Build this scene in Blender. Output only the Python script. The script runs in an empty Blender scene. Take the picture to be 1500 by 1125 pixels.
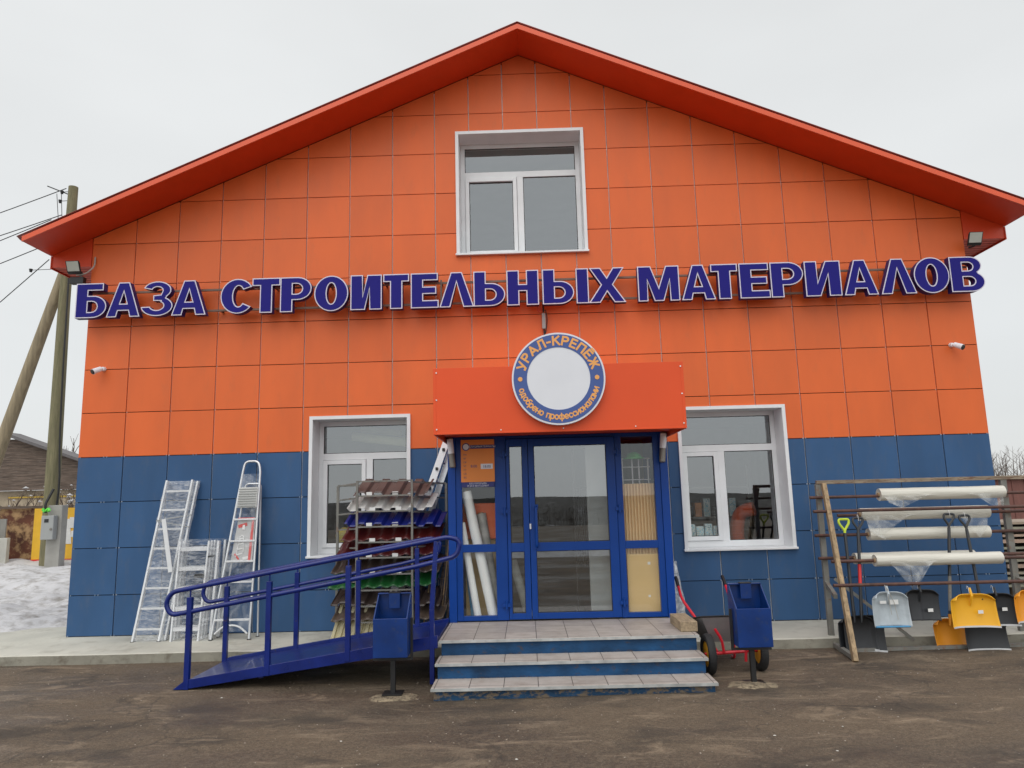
import bpy, bmesh, math, random
from mathutils import Vector, Matrix, noise
random.seed(7)
S = bpy.context.scene
COL = S.collection
PI = math.pi

# ------------------------------------------------------------------ materials
def nodes(name):
    m = bpy.data.materials.new(name); m.use_nodes = True
    nt = m.node_tree; nt.nodes.clear()
    return m, nt, nt.nodes, nt.links

def mat(name, col, rough=.6, metal=0, var=.12, scale=3., bump=0., bscale=40., col2=None, mix=(.45, .62),
        stretch=(1, 1, 1), coat=0, island=0, spec=.5):
    """principled, colour varied by real noise; optional second colour in patches (wear, dirt)"""
    m, nt, N, L = nodes(name)
    out = N.new('ShaderNodeOutputMaterial'); b = N.new('ShaderNodeBsdfPrincipled')
    L.new(b.outputs[0], out.inputs[0])
    tc = N.new('ShaderNodeTexCoord'); mp = N.new('ShaderNodeMapping')
    mp.inputs['Scale'].default_value = stretch
    L.new(tc.outputs['Object'], mp.inputs[0])
    n1 = N.new('ShaderNodeTexNoise'); n1.inputs['Scale'].default_value = scale; n1.inputs['Detail'].default_value = 6
    L.new(mp.outputs[0], n1.inputs[0])
    mr = N.new('ShaderNodeMapRange'); mr.inputs[1].default_value = .3; mr.inputs[2].default_value = .7
    mr.inputs[3].default_value = 1 - var; mr.inputs[4].default_value = 1 + var
    L.new(n1.outputs[0], mr.inputs[0])
    vm = N.new('ShaderNodeVectorMath'); vm.operation = 'SCALE'
    vm.inputs[0].default_value = col[:3]; L.new(mr.outputs[0], vm.inputs['Scale'])
    last = vm.outputs[0]
    if island:
        g = N.new('ShaderNodeNewGeometry'); mr2 = N.new('ShaderNodeMapRange')
        mr2.inputs[3].default_value = 1 - island; mr2.inputs[4].default_value = 1 + island
        L.new(g.outputs['Random Per Island'], mr2.inputs[0])
        v2 = N.new('ShaderNodeVectorMath'); v2.operation = 'SCALE'
        L.new(last, v2.inputs[0]); L.new(mr2.outputs[0], v2.inputs['Scale']); last = v2.outputs[0]
    if col2:
        n2 = N.new('ShaderNodeTexNoise'); n2.inputs['Scale'].default_value = scale * 2.3; n2.inputs['Detail'].default_value = 8
        n2.inputs['Roughness'].default_value = .65
        L.new(mp.outputs[0], n2.inputs[0])
        r2 = N.new('ShaderNodeMapRange'); r2.inputs[1].default_value = mix[0]; r2.inputs[2].default_value = mix[1]
        L.new(n2.outputs[0], r2.inputs[0])
        mx = N.new('ShaderNodeMix'); mx.data_type = 'RGBA'
        L.new(r2.outputs[0], mx.inputs[0]); L.new(last, mx.inputs[6]); mx.inputs[7].default_value = (*col2[:3], 1)
        last = mx.outputs[2]
    L.new(last, b.inputs['Base Color'])
    b.inputs['Metallic'].default_value = metal
    b.inputs['Coat Weight'].default_value = coat
    b.inputs['Specular IOR Level'].default_value = spec
    rr = N.new('ShaderNodeMapRange'); rr.inputs[3].default_value = max(.02, rough - .08); rr.inputs[4].default_value = min(1, rough + .08)
    L.new(n1.outputs[0], rr.inputs[0]); L.new(rr.outputs[0], b.inputs['Roughness'])
    if bump:
        nb = N.new('ShaderNodeTexNoise'); nb.inputs['Scale'].default_value = bscale; nb.inputs['Detail'].default_value = 5
        L.new(mp.outputs[0], nb.inputs[0])
        bp = N.new('ShaderNodeBump'); bp.inputs['Strength'].default_value = bump; bp.inputs['Distance'].default_value = .02
        L.new(nb.outputs[0], bp.inputs['Height']); L.new(bp.outputs[0], b.inputs['Normal'])
    return m

def mat_glass(name, refl=.2, tint=(.84, .89, .87)):
    m, nt, N, L = nodes(name)
    out = N.new('ShaderNodeOutputMaterial'); mx = N.new('ShaderNodeMixShader')
    t = N.new('ShaderNodeBsdfTransparent'); t.inputs[0].default_value = (*tint, 1)
    g = N.new('ShaderNodeBsdfGlossy'); g.inputs['Roughness'].default_value = .0; g.inputs[0].default_value = (.93, .97, 1, 1)
    f = N.new('ShaderNodeFresnel'); f.inputs[0].default_value = 1.5
    a = N.new('ShaderNodeMath'); a.operation = 'ADD'; a.inputs[1].default_value = refl
    a.use_clamp = True
    gb = N.new('ShaderNodeNewGeometry'); iv = N.new('ShaderNodeMath'); iv.operation = 'SUBTRACT'; iv.inputs[0].default_value = 1; L.new(gb.outputs['Backfacing'], iv.inputs[1])
    mlt = N.new('ShaderNodeMath'); mlt.operation = 'MULTIPLY'   # the sheet reflects once, at its outer face
    L.new(f.outputs[0], a.inputs[0]); L.new(a.outputs[0], mlt.inputs[0]); L.new(iv.outputs[0], mlt.inputs[1]); L.new(mlt.outputs[0], mx.inputs[0])
    L.new(t.outputs[0], mx.inputs[1]); L.new(g.outputs[0], mx.inputs[2]); L.new(mx.outputs[0], out.inputs[0])
    return m

def mat_film(name, op=.35, col=(.8, .82, .84), scale=9, stretch=(1, 1, 1)):
    """stretch film / polyethylene: partly see-through, wrinkled"""
    m, nt, N, L = nodes(name)
    out = N.new('ShaderNodeOutputMaterial'); mx = N.new('ShaderNodeMixShader')
    t = N.new('ShaderNodeBsdfTransparent'); b = N.new('ShaderNodeBsdfPrincipled')
    b.inputs['Base Color'].default_value = (*col, 1); b.inputs['Roughness'].default_value = .25
    tc = N.new('ShaderNodeTexCoord'); mp = N.new('ShaderNodeMapping'); mp.inputs['Scale'].default_value = stretch
    mp.inputs['Rotation'].default_value = (0, .6, 0)
    n = N.new('ShaderNodeTexNoise'); n.inputs['Scale'].default_value = scale; n.inputs['Detail'].default_value = 7
    n.inputs['Distortion'].default_value = 1.6
    r = N.new('ShaderNodeMapRange'); r.inputs[1].default_value = .42; r.inputs[2].default_value = .68
    r.inputs[3].default_value = op * .45; r.inputs[4].default_value = min(1, op * 2.1)
    L.new(tc.outputs['Object'], mp.inputs[0]); L.new(mp.outputs[0], n.inputs[0]); L.new(n.outputs[0], r.inputs[0])
    bp = N.new('ShaderNodeBump'); bp.inputs['Strength'].default_value = .6; bp.inputs['Distance'].default_value = .02
    L.new(n.outputs[0], bp.inputs['Height']); L.new(bp.outputs[0], b.inputs['Normal'])
    L.new(r.outputs[0], mx.inputs[0]); L.new(t.outputs[0], mx.inputs[1]); L.new(b.outputs[0], mx.inputs[2])
    L.new(mx.outputs[0], out.inputs[0])
    return m

def mat_tile(name):
    m, nt, N, L = nodes(name)
    out = N.new('ShaderNodeOutputMaterial'); b = N.new('ShaderNodeBsdfPrincipled'); L.new(b.outputs[0], out.inputs[0])
    tc = N.new('ShaderNodeTexCoord')
    br = N.new('ShaderNodeTexBrick'); br.offset = 0; br.squash = 1
    br.inputs['Scale'].default_value = 1; br.inputs['Brick Width'].default_value = .31; br.inputs['Row Height'].default_value = .31
    br.inputs['Mortar Size'].default_value = .004; br.inputs['Mortar Smooth'].default_value = .2
    br.inputs['Color1'].default_value = (.46, .41, .37, 1); br.inputs['Color2'].default_value = (.39, .35, .32, 1)
    br.inputs['Mortar'].default_value = (.07, .06, .055, 1)
    n = N.new('ShaderNodeTexNoise'); n.inputs['Scale'].default_value = 5; n.inputs['Detail'].default_value = 8; n.inputs['Roughness'].default_value = .7
    r = N.new('ShaderNodeMapRange'); r.inputs[1].default_value = .42; r.inputs[2].default_value = .75; r.inputs[3].default_value = 0; r.inputs[4].default_value = .55
    mx = N.new('ShaderNodeMix'); mx.data_type = 'RGBA'; mx.inputs[7].default_value = (.17, .12, .085, 1)
    L.new(tc.outputs['Object'], br.inputs[0]); L.new(tc.outputs['Object'], n.inputs[0]); L.new(n.outputs[0], r.inputs[0])
    L.new(r.outputs[0], mx.inputs[0]); L.new(br.outputs[0], mx.inputs[6]); L.new(mx.outputs[2], b.inputs['Base Color'])
    b.inputs['Roughness'].default_value = .55
    return m

def mat_ground(name):
    m, nt, N, L = nodes(name)
    out = N.new('ShaderNodeOutputMaterial'); b = N.new('ShaderNodeBsdfPrincipled'); L.new(b.outputs[0], out.inputs[0])
    tc = N.new('ShaderNodeTexCoord')
    def noi(s, d=8, r=.6, st=(1, 1, 1), rot=0, dist=0):
        mp = N.new('ShaderNodeMapping'); mp.inputs['Scale'].default_value = st; mp.inputs['Rotation'].default_value = (0, 0, rot)
        L.new(tc.outputs['Object'], mp.inputs[0])
        n = N.new('ShaderNodeTexNoise'); n.inputs['Scale'].default_value = s; n.inputs['Detail'].default_value = d
        n.inputs['Roughness'].default_value = r; n.inputs['Distortion'].default_value = dist
        L.new(mp.outputs[0], n.inputs[0]); return n.outputs[0]
    def rng(x, a, c, lo=0, hi=1):
        r = N.new('ShaderNodeMapRange'); r.inputs[1].default_value = a; r.inputs[2].default_value = c
        r.inputs[3].default_value = lo; r.inputs[4].default_value = hi; L.new(x, r.inputs[0]); return r.outputs[0]
    def mixc(f, a, c):
        x = N.new('ShaderNodeMix'); x.data_type = 'RGBA'; L.new(f, x.inputs[0])
        if isinstance(a, tuple): x.inputs[6].default_value = (*a, 1)
        else: L.new(a, x.inputs[6])
        if isinstance(c, tuple): x.inputs[7].default_value = (*c, 1)
        else: L.new(c, x.inputs[7])
        return x.outputs[2]
    wet = noi(.55, 5, .55, (1, 1.5, 1), .3)
    base = mixc(rng(wet, .38, .62), (.056, .040, .027), (.106, .074, .046))
    fine = noi(38, 6, .75)
    base = mixc(rng(fine, .42, .64, 0, .75), base, (.165, .122, .080))
    spk = noi(130, 2, .5)
    base = mixc(rng(spk, .60, .70, 0, .6), base, (.32, .27, .20))
    dark = noi(1.1, 7, .6, (1, 1.7, 1), 0)
    base = mixc(rng(dark, .53, .64, 0, .62), base, (.036, .028, .021))
    sand = noi(1.5, 10, .74, (.8, 2.0, 1), .12, .9)
    base = mixc(rng(sand, .53, .70, 0, .85), base, (.30, .225, .15))
    grain = noi(70, 3, .6)
    base = mixc(rng(grain, .30, .46, .55, 0), base, (.030, .022, .016))
    vo = N.new('ShaderNodeTexVoronoi'); vo.feature = 'DISTANCE_TO_EDGE'; vo.inputs['Scale'].default_value = .45
    wp = N.new('ShaderNodeVectorMath'); wp.operation = 'ADD'; cn = N.new('ShaderNodeTexNoise'); cn.inputs['Scale'].default_value = 2.2; cn.inputs['Detail'].default_value = 5
    L.new(tc.outputs['Object'], cn.inputs[0]); sc_ = N.new('ShaderNodeVectorMath'); sc_.operation = 'SCALE'; sc_.inputs['Scale'].default_value = .55
    L.new(cn.outputs[1], sc_.inputs[0]); L.new(tc.outputs['Object'], wp.inputs[0]); L.new(sc_.outputs[0], wp.inputs[1]); L.new(wp.outputs[0], vo.inputs[0])
    ck = N.new('ShaderNodeMath'); ck.operation = 'MULTIPLY'; L.new(rng(vo.outputs[0], .002, .008, .45, 0), ck.inputs[0]); L.new(rng(noi(.8, 3), .48, .58), ck.inputs[1])
    base = mixc(ck.outputs[0], base, (.020, .016, .013))
    wv = N.new('ShaderNodeTexWave'); wv.inputs['Scale'].default_value = .16; wv.inputs['Distortion'].default_value = 2.5; wv.inputs['Detail'].default_value = 2; wv.inputs['Detail Scale'].default_value = .6
    mw = N.new('ShaderNodeMapping'); mw.inputs['Rotation'].default_value = (0, 0, 1.35); L.new(tc.outputs['Object'], mw.inputs[0]); L.new(mw.outputs[0], wv.inputs[0])
    ty = N.new('ShaderNodeMath'); ty.operation = 'MULTIPLY'; L.new(rng(wv.outputs[1], .80, .97, 0, .40), ty.inputs[0]); L.new(rng(noi(2.5, 5), .40, .60), ty.inputs[1])
    base = mixc(ty.outputs[0], base, (.034, .027, .021))
    L.new(base, b.inputs['Base Color'])
    L.new(rng(wet, .40, .55, .50, .92), b.inputs['Roughness'])
    bp = N.new('ShaderNodeBump'); bp.inputs['Strength'].default_value = .55; bp.inputs['Distance'].default_value = .012
    L.new(fine, bp.inputs['Height'])
    bp2 = N.new('ShaderNodeBump'); bp2.inputs['Strength'].default_value = .5; bp2.inputs['Distance'].default_value = .05
    L.new(sand, bp2.inputs['Height']); L.new(bp.outputs[0], bp2.inputs['Normal']); L.new(bp2.outputs[0], b.inputs['Normal'])
    return m

M = {}
M['orange'] = mat('orange_cladding', (.71, .132, .026), .5, spec=.42, var=.07, scale=1.1, island=.05, bump=.13, bscale=1.1, stretch=(2.2, 1, .8), col2=(.50, .13, .045), mix=(.56, 1.1))
M['blueclad'] = mat('blue_cladding', (.034, .092, .205), .55, spec=.3, var=.10, scale=1.2, island=.07, bump=.13, bscale=1.1, stretch=(2.2, 1, .8), col2=(.085, .115, .175), mix=(.52, 1.0))
M['backing'] = mat('cladding_backing', (.10, .045, .03), .9)
M['backing_b'] = mat('cladding_backing_blue', (.02, .022, .028), .9)
M['rail'] = mat('galvanised_rail', (.74, .73, .72), .5, var=.15)
M['clipm'] = mat('cladding_clip', (.30, .36, .45), .5)
M['soffit'] = mat('red_orange_soffit', (.64, .056, .010), .45, var=.05)
M['fascia'] = mat('orange_red_fascia', (.74, .098, .028), .4, var=.04)
M['canopy'] = mat('canopy_sheet', (.74, .082, .016), .45, spec=.35, var=.06, scale=1.2, bump=.06, bscale=2.2)
M['roof'] = mat('roof_sheet', (.36, .085, .07), .4, var=.15)
M['white'] = mat('white_window_plastic', (.74, .75, .76), .4, var=.04, scale=5)
M['gasket'] = mat('black_gasket', (.02, .02, .02), .6)
M['glass'] = mat_glass('window_glass', .17, (.92, .95, .94))
M['dglass'] = mat_glass('door_glass', .17, (.93, .95, .94))
M['sglass'] = mat_glass('side_light_glass', .035, (.98, .98, .97))
M['bluepaint'] = mat('blue_powder_coat', (.001, .043, .245), .36, var=.07, spec=.3)
M['porchside'] = mat('blue_sheet_metal', (.001, .046, .27), .38, var=.07, spec=.3)
M['navy'] = mat('ramp_blue_enamel', (.002, .014, .145), .30, var=.22, coat=.3, scale=6, spec=.35, col2=(.05, .035, .05), mix=(.63, .72))
M['deck'] = mat('ramp_deck_steel', (.006, .018, .13), .34, var=.25, coat=.2, spec=.35, scale=5, bump=.15, bscale=12)
M['binblue'] = mat('bin_blue_enamel', (.002, .028, .15), .34, var=.25, scale=5, coat=.15, spec=.35, col2=(.03, .045, .09), mix=(.58, .75))
M['black'] = mat('black_metal', (.014, .014, .015), .45, var=.2)
M['letterblue'] = mat('letter_blue_face', (.014, .011, .185), .5, spec=.15, var=.03)
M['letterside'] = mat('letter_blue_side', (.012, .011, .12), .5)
M['letterrim'] = mat('letter_white_rim', (.66, .62, .72), .4, var=.03)
M['signrail'] = mat('sign_rail_steel', (.20, .13, .10), .6, metal=.3, var=.25)
M['riser'] = mat('blue_riser_worn', (.008, .052, .135), .5, var=.45, scale=4, col2=(.07, .05, .04), mix=(.57, .70), stretch=(1, 1, 1.6), spec=.3, bump=.2, bscale=25)
M['riser_low'] = mat('blue_riser_flaked', (.010, .045, .10), .55, spec=.3, var=.35, scale=5, col2=(.15, .115, .08), mix=(.47, .56), stretch=(1, 1, 1.8), bump=.3, bscale=25)
M['tile'] = mat_tile('step_tiles')
M['tilenose'] = mat('tile_edge_metal', (.42, .43, .42), .5, metal=.3, var=.25, scale=9)
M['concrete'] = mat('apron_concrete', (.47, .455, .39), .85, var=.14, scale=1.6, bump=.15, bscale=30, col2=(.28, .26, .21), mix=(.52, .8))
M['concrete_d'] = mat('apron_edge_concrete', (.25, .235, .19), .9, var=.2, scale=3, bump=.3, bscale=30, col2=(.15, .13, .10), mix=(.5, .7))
M['ground'] = mat_ground('wet_gritty_asphalt')
M['snow'] = mat('old_snow', (.53, .52, .52), .8, var=.10, scale=2, bump=.9, bscale=6, col2=(.26, .24, .215), mix=(.47, .72), spec=.1)
M['farland'] = mat('far_scrub', (.055, .048, .040), .95, var=.7, scale=.12, col2=(.38, .38, .39), mix=(.57, .64), stretch=(1, 3, 3))
M['alu'] = mat('aluminium', (.66, .67, .68), .35, metal=.75, var=.08, scale=8)
M['aluwhite'] = mat('pale_aluminium', (.70, .71, .72), .45, metal=.25, var=.06, scale=8)
M['film'] = mat_film('stretch_film', .17, scale=13, stretch=(.7, 1, 3.0))
M['film2'] = mat_film('loose_polyethylene', .26, (.74, .74, .70), scale=3)
M['poly'] = mat('polyethylene_roll', (.60, .575, .50), .35, var=.08, scale=3, stretch=(.5, 4, 4), bump=.35, bscale=9, coat=.2)
M['kraft'] = mat('cardboard', (.34, .23, .13), .9)
M['rust'] = mat('rusty_brown_pipe', (.075, .032, .024), .6, var=.4, scale=7, col2=(.14, .06, .035), mix=(.5, .7))
M['greysteel'] = mat('weathered_grey_steel', (.19, .185, .165), .6, var=.2, scale=6, col2=(.2, .10, .055), mix=(.56, .70))
M['timber'] = mat('pale_timber', (.33, .235, .135), .8, var=.35, scale=5, stretch=(6, 6, .9), col2=(.15, .09, .05), mix=(.55, .68), bump=.2, bscale=20)
M['timber_grey'] = mat('weathered_beam', (.25, .20, .145), .85, var=.35, scale=5, stretch=(.8, 6, 6), col2=(.15, .075, .045), mix=(.50, .62), bump=.2, bscale=20)
M['timber_b'] = mat('timber_block', (.33, .25, .16), .85, var=.3, scale=8, stretch=(6, .7, 6), bump=.3, bscale=30)
M['shovel_black'] = mat('black_plastic_scoop', (.022, .024, .028), .38, var=.25, scale=4)
M['shovel_yellow'] = mat('yellow_plastic_scoop', (.83, .42, .016), .38, var=.05)
M['shovel_orange'] = mat('orange_yellow_plastic_scoop', (.80, .31, .02), .38, var=.05)
M['shovel_grey'] = mat('pale_blue_grey_scoop', (.44, .49, .52), .42, var=.12, scale=7, bump=.2, bscale=14)
M['stickw'] = mat('sticker', (.72, .72, .70), .5)
M['lime'] = mat('lime_plastic', (.50, .62, .03), .4)
M['redp'] = mat('red_plastic', (.62, .02, .02), .35)
M['barrowred'] = mat('red_tube_enamel', (.60, .015, .03), .3, coat=.3)
M['rubber'] = mat('tyre_rubber', (.018, .018, .019), .75, bump=.3, bscale=60)
M['yellowrim'] = mat('yellow_rim', (.72, .34, .02), .4)
M['zinc'] = mat('zinc_tray', (.34, .34, .35), .42, metal=.35, var=.2, scale=4)
M['wood_pole'] = mat('treated_pole', (.19, .17, .095), .85, var=.25, scale=3, stretch=(6, 6, .5), col2=(.10, .11, .045), mix=(.5, .72), bump=.4, bscale=20)
M['wood_brace'] = mat('old_pole_brace', (.27, .22, .14), .85, var=.25, scale=3, stretch=(6, 6, .5), bump=.3, bscale=20)
M['oldwood'] = mat('weathered_boards', (.12, .088, .068), .9, var=.5, scale=2.5, stretch=(.6, 1, 9), col2=(.22, .18, .15), mix=(.52, .7), bump=.5, bscale=6)
M['plaster'] = mat('dirty_plaster', (.34, .28, .2), .95, var=.3, scale=1.5, col2=(.15, .12, .09), mix=(.5, .65))
M['rustfence'] = mat('rusted_sheet', (.13, .045, .024), .8, var=.6, scale=1.5, col2=(.46, .29, .14), mix=(.46, .60), bump=.2, bscale=5)
M['yellowboard'] = mat('yellow_board', (.80, .46, .03), .6, var=.1)
M['greybox'] = mat('meter_box_grey', (.32, .33, .32), .5, var=.06)
M['postconc'] = mat('concrete_post', (.34, .33, .30), .9, var=.15, bump=.2)
M['bark'] = mat('bark', (.085, .06, .045), .9, var=.3)
M['interior'] = mat('interior_plaster', (.36, .36, .34), .9, var=.1)
M['floor_in'] = mat('interior_floor', (.20, .18, .15), .5, var=.2)
M['lampwhite'] = mat('opal_lamp_glass', (.75, .76, .80), .35, var=.02)
M['steel'] = mat('brushed_steel', (.22, .205, .185), .42, metal=.6)
M['floodglass'] = mat('floodlight_glass', (.50, .52, .47), .3, var=.06, bump=.3, bscale=90)
M['discblue'] = mat('disc_blue', (.045, .09, .29), .45, var=.04)
M['discwhite'] = mat('disc_white', (.70, .71, .75), .45, var=.03)
M['disctext'] = mat('disc_lettering', (.80, .37, .10), .5, var=.03)
M['poster'] = mat('orange_poster', (.78, .25, .045), .5, var=.06)
M['posterblue'] = mat('poster_blue', (.022, .028, .17), .5)
M['beige'] = mat('beige_sheet', (.74, .53, .29), .6, var=.05)
M['beige2'] = mat('tan_board', (.66, .47, .22), .6, var=.05)
M['redbrown'] = mat('red_brown_siding', (.17, .07, .055), .8, var=.15, stretch=(4, 4, 1))
M['cable'] = mat('cable', (.015, .015, .015), .6)
M['cablegrey'] = mat('grey_cable', (.4, .38, .34), .6)

# ------------------------------------------------------------------ mesh builder
def origin_of(p):
    v = Vector((0, 0, 0))
    while p is not None:
        v += p.location; p = p.parent
    return v

class MB:
    def __init__(s): s.v = []; s.f = []; s.m = []
    def add(s, vs, fs, mi=0):
        b = len(s.v); s.v += [tuple(v) for v in vs]
        for f in fs: s.f.append([b + i for i in f]); s.m.append(mi)
    def box(s, x0, x1, y0, y1, z0, z1, mi=0):
        s.add([(x0, y0, z0), (x1, y0, z0), (x1, y1, z0), (x0, y1, z0), (x0, y0, z1), (x1, y0, z1), (x1, y1, z1), (x0, y1, z1)],
              [(0, 3, 2, 1), (4, 5, 6, 7), (0, 1, 5, 4), (1, 2, 6, 5), (2, 3, 7, 6), (3, 0, 4, 7)], mi)
        return s
    def prism(s, poly, y0, y1, mi=0, axis='y'):
        """poly: CCW (seen from the front, -y side) list of (x,z)"""
        n = len(poly)
        def P(a, b, c):
            return (a, c, b) if axis == 'y' else ((c, a, b) if axis == 'x' else (a, b, c))
        vs = [P(x, z, y0) for x, z in poly] + [P(x, z, y1) for x, z in poly]
        fs = [list(range(n)), list(range(2 * n - 1, n - 1, -1))] + [(i, i + n, (i + 1) % n + n, (i + 1) % n) for i in range(n)]
        if axis == 'x': fs = [list(reversed(f)) for f in fs]
        s.add(vs, fs, mi); return s
    def beam(s, p0, p1, w, h=None, up=(0, 0, 1), mi=0):
        """rectangular bar from p0 to p1; w across, h along up"""
        h = h or w; p0 = Vector(p0); p1 = Vector(p1); d = (p1 - p0).normalized(); up = Vector(up)
        if abs(d.dot(up)) > .99: up = Vector((0, 1, 0))
        a = d.cross(up).normalized(); b = a.cross(d)
        vs = []
        for p in (p0, p1):
            for sa, sb in ((-1, -1), (1, -1), (1, 1), (-1, 1)): vs.append(p + a * (sa * w / 2) + b * (sb * h / 2))
        s.add(vs, [(0, 3, 2, 1)[::-1], (4, 5, 6, 7)[::-1], (0, 1, 5, 4)[::-1], (1, 2, 6, 5)[::-1], (2, 3, 7, 6)[::-1], (3, 0, 4, 7)[::-1]], mi)
        return s
    def tube(s, pts, r, n=10, mi=0, cap=True):
        pts = [Vector(p) for p in pts]; rs = r if isinstance(r, (list, tuple)) else [r] * len(pts)
        k = len(pts); rings = []
        d0 = (pts[1] - pts[0]).normalized(); a = d0.orthogonal().normalized()
        for i in range(k):
            d = (pts[min(i + 1, k - 1)] - pts[max(i - 1, 0)]).normalized()
            a = (a - d * a.dot(d)); a = a.normalized() if a.length > 1e-6 else d.orthogonal().normalized(); b = d.cross(a)
            rings.append([pts[i] + (a * math.cos(2 * PI * j / n) + b * math.sin(2 * PI * j / n)) * rs[i] for j in range(n)])
        vs = [v for rg in rings for v in rg]
        fs = [(i * n + j, i * n + (j + 1) % n, (i + 1) * n + (j + 1) % n, (i + 1) * n + j) for i in range(k - 1) for j in range(n)]
        if cap: fs += [list(range(n))[::-1], [(k - 1) * n + j for j in range(n)]]
        s.add(vs, fs, mi); return s
    def grid(s, nu, nv, fn, mi=0, flip=False):
        vs = [fn(i / nu, j / nv) for i in range(nu + 1) for j in range(nv + 1)]; w = nv + 1
        fs = []
        for i in range(nu):
            for j in range(nv):
                f = (i * w + j, (i + 1) * w + j, (i + 1) * w + j + 1, i * w + j + 1)
                fs.append(f[::-1] if flip else f)
        s.add(vs, fs, mi); return s
    def build(s, name, mats, parent=None, bevel=0, smooth=False, solid=0):
        me = bpy.data.meshes.new(name); off = origin_of(parent)
        me.from_pydata([(v[0] - off.x, v[1] - off.y, v[2] - off.z) for v in s.v], [], s.f)
        mats = mats if isinstance(mats, (list, tuple)) else [mats]
        for m in mats: me.materials.append(m)
        for p, i in zip(me.polygons, s.m): p.material_index = i
        if smooth:
            for p in me.polygons: p.use_smooth = True
            me.set_sharp_from_angle(angle=math.radians(smooth if smooth is not True else 40))
        o = bpy.data.objects.new(name, me); COL.objects.link(o); o.parent = parent
        if solid:
            md = o.modifiers.new('Solidify', 'SOLIDIFY'); md.thickness = solid; md.offset = 0
        if bevel:
            md = o.modifiers.new('Bevel', 'BEVEL'); md.width = bevel; md.segments = 2; md.limit_method = 'ANGLE'; md.harden_normals = False
        return o

def tag(o, label=None, cat=None, group=None, kind=None):
    if label: o['label'] = label
    if cat: o['category'] = cat
    if group: o['group'] = group
    if kind: o['kind'] = kind
    return o
def thing(name, loc, label, cat, group=None):
    o = bpy.data.objects.new(name, None); COL.objects.link(o); o.location = loc; o.empty_display_size = .1
    return tag(o, label, cat, group)
def bend(pts, r=.06, n=6):
    """round the inner corners of a poly-line"""
    pts = [Vector(p) for p in pts]; out = [pts[0]]
    for i in range(1, len(pts) - 1):
        p = pts[i]; a = pts[i - 1] - p; b = pts[i + 1] - p
        rr = min(r, a.length * .49, b.length * .49); A = p + a.normalized() * rr; B = p + b.normalized() * rr
        for k in range(n + 1):
            t = k / n; out.append(A * (1 - t) ** 2 + p * 2 * t * (1 - t) + B * t * t)
    out.append(pts[-1]); return out

# ------------------------------------------------------------------ facade constants (metres; facade plane y = 0)
W_, N_ = .605, .491
XE = [0]
for i in range(21): XE.append(XE[-1] + (N_ if 8 <= i < 13 else W_))
HALF = XE[-1] / 2; XE = [x - HALF for x in XE]
BASE = .15; R0 = 2.46
ZE = [BASE] + [R0 - .6 * k for k in (3, 2, 1)] + [R0 + .6 * k for k in range(11)]
APEX, SL = 8.16, .428
def roofz(x): return APEX - SL * abs(x)
WIN = {'left': (-2.945, -1.585, 1.07, 2.93), 'right': (1.98, 3.42, 1.04, 2.92), 'upper': (-.93, .90, 5.13, 6.98)}
PORCH = (-.96, 1.59)

# ------------------------------------------------------------------ setting
g = MB()
def gz(x, y):
    d = math.hypot(x, y + 4)
    z = .035 * noise.noise(Vector((x * .35, y * .35, 3))) if d < 40 else 0
    if -.95 < y and abs(x) < 8: z = -.02
    return z * min(1, max(0, (-.9 - y) * 1.2)) if y > -1.8 else z
xs = [-400, -150, -60, -30] + [-16 + i * .4 for i in range(81)] + [30, 60, 150, 400]
ys = [-43, -30, -20] + [-14 + i * .4 for i in range(37)] + [3, 6, 12, 25, 60, 150, 500]
vs = [(x, y, gz(x, y)) for y in ys for x in xs]; w = len(xs)
g.add(vs, [(j * w + i, j * w + i + 1, (j + 1) * w + i + 1, (j + 1) * w + i) for j in range(len(ys) - 1) for i in range(w - 1)])
tag(g.build('ground', M['ground'], smooth=True), kind='structure')

# land behind the viewer falls away to scrub and snow patches (seen reflected in the glass)
def land(u, v):
    x = -260 + 520 * u; y = -43 - 330 * v
    z = -.02 - 5.5 * math.sin(min(1, v * 3) * PI / 2) + max(0, v - .12) * 10.0
    z += (1.3 * noise.noise(Vector((x * .02, y * .02, 0))) + .8 * noise.noise(Vector((x * .09, y * .09, 5)))) * min(1, v * 8)
    return (x, y, z)
tag(MB().grid(120, 70, land, flip=True).build('terrain', M['farland'], smooth=True), kind='structure')

def ridge(u, v):
    x = -45 + 60 * u; n_ = noise.noise(Vector((x * .25, 0, 6))); y = -15.6 + 1.2 * n_ - (1.6 + n_) * v
    return (x, y, -.03 + (.20 + .12 * noise.noise(Vector((x * .7, v * 2, 8)))) * math.sin(PI * v))
tag(MB().grid(160, 8, ridge, flip=True).build('snow_ridge', M['snow'], smooth=True), kind='structure')

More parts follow.
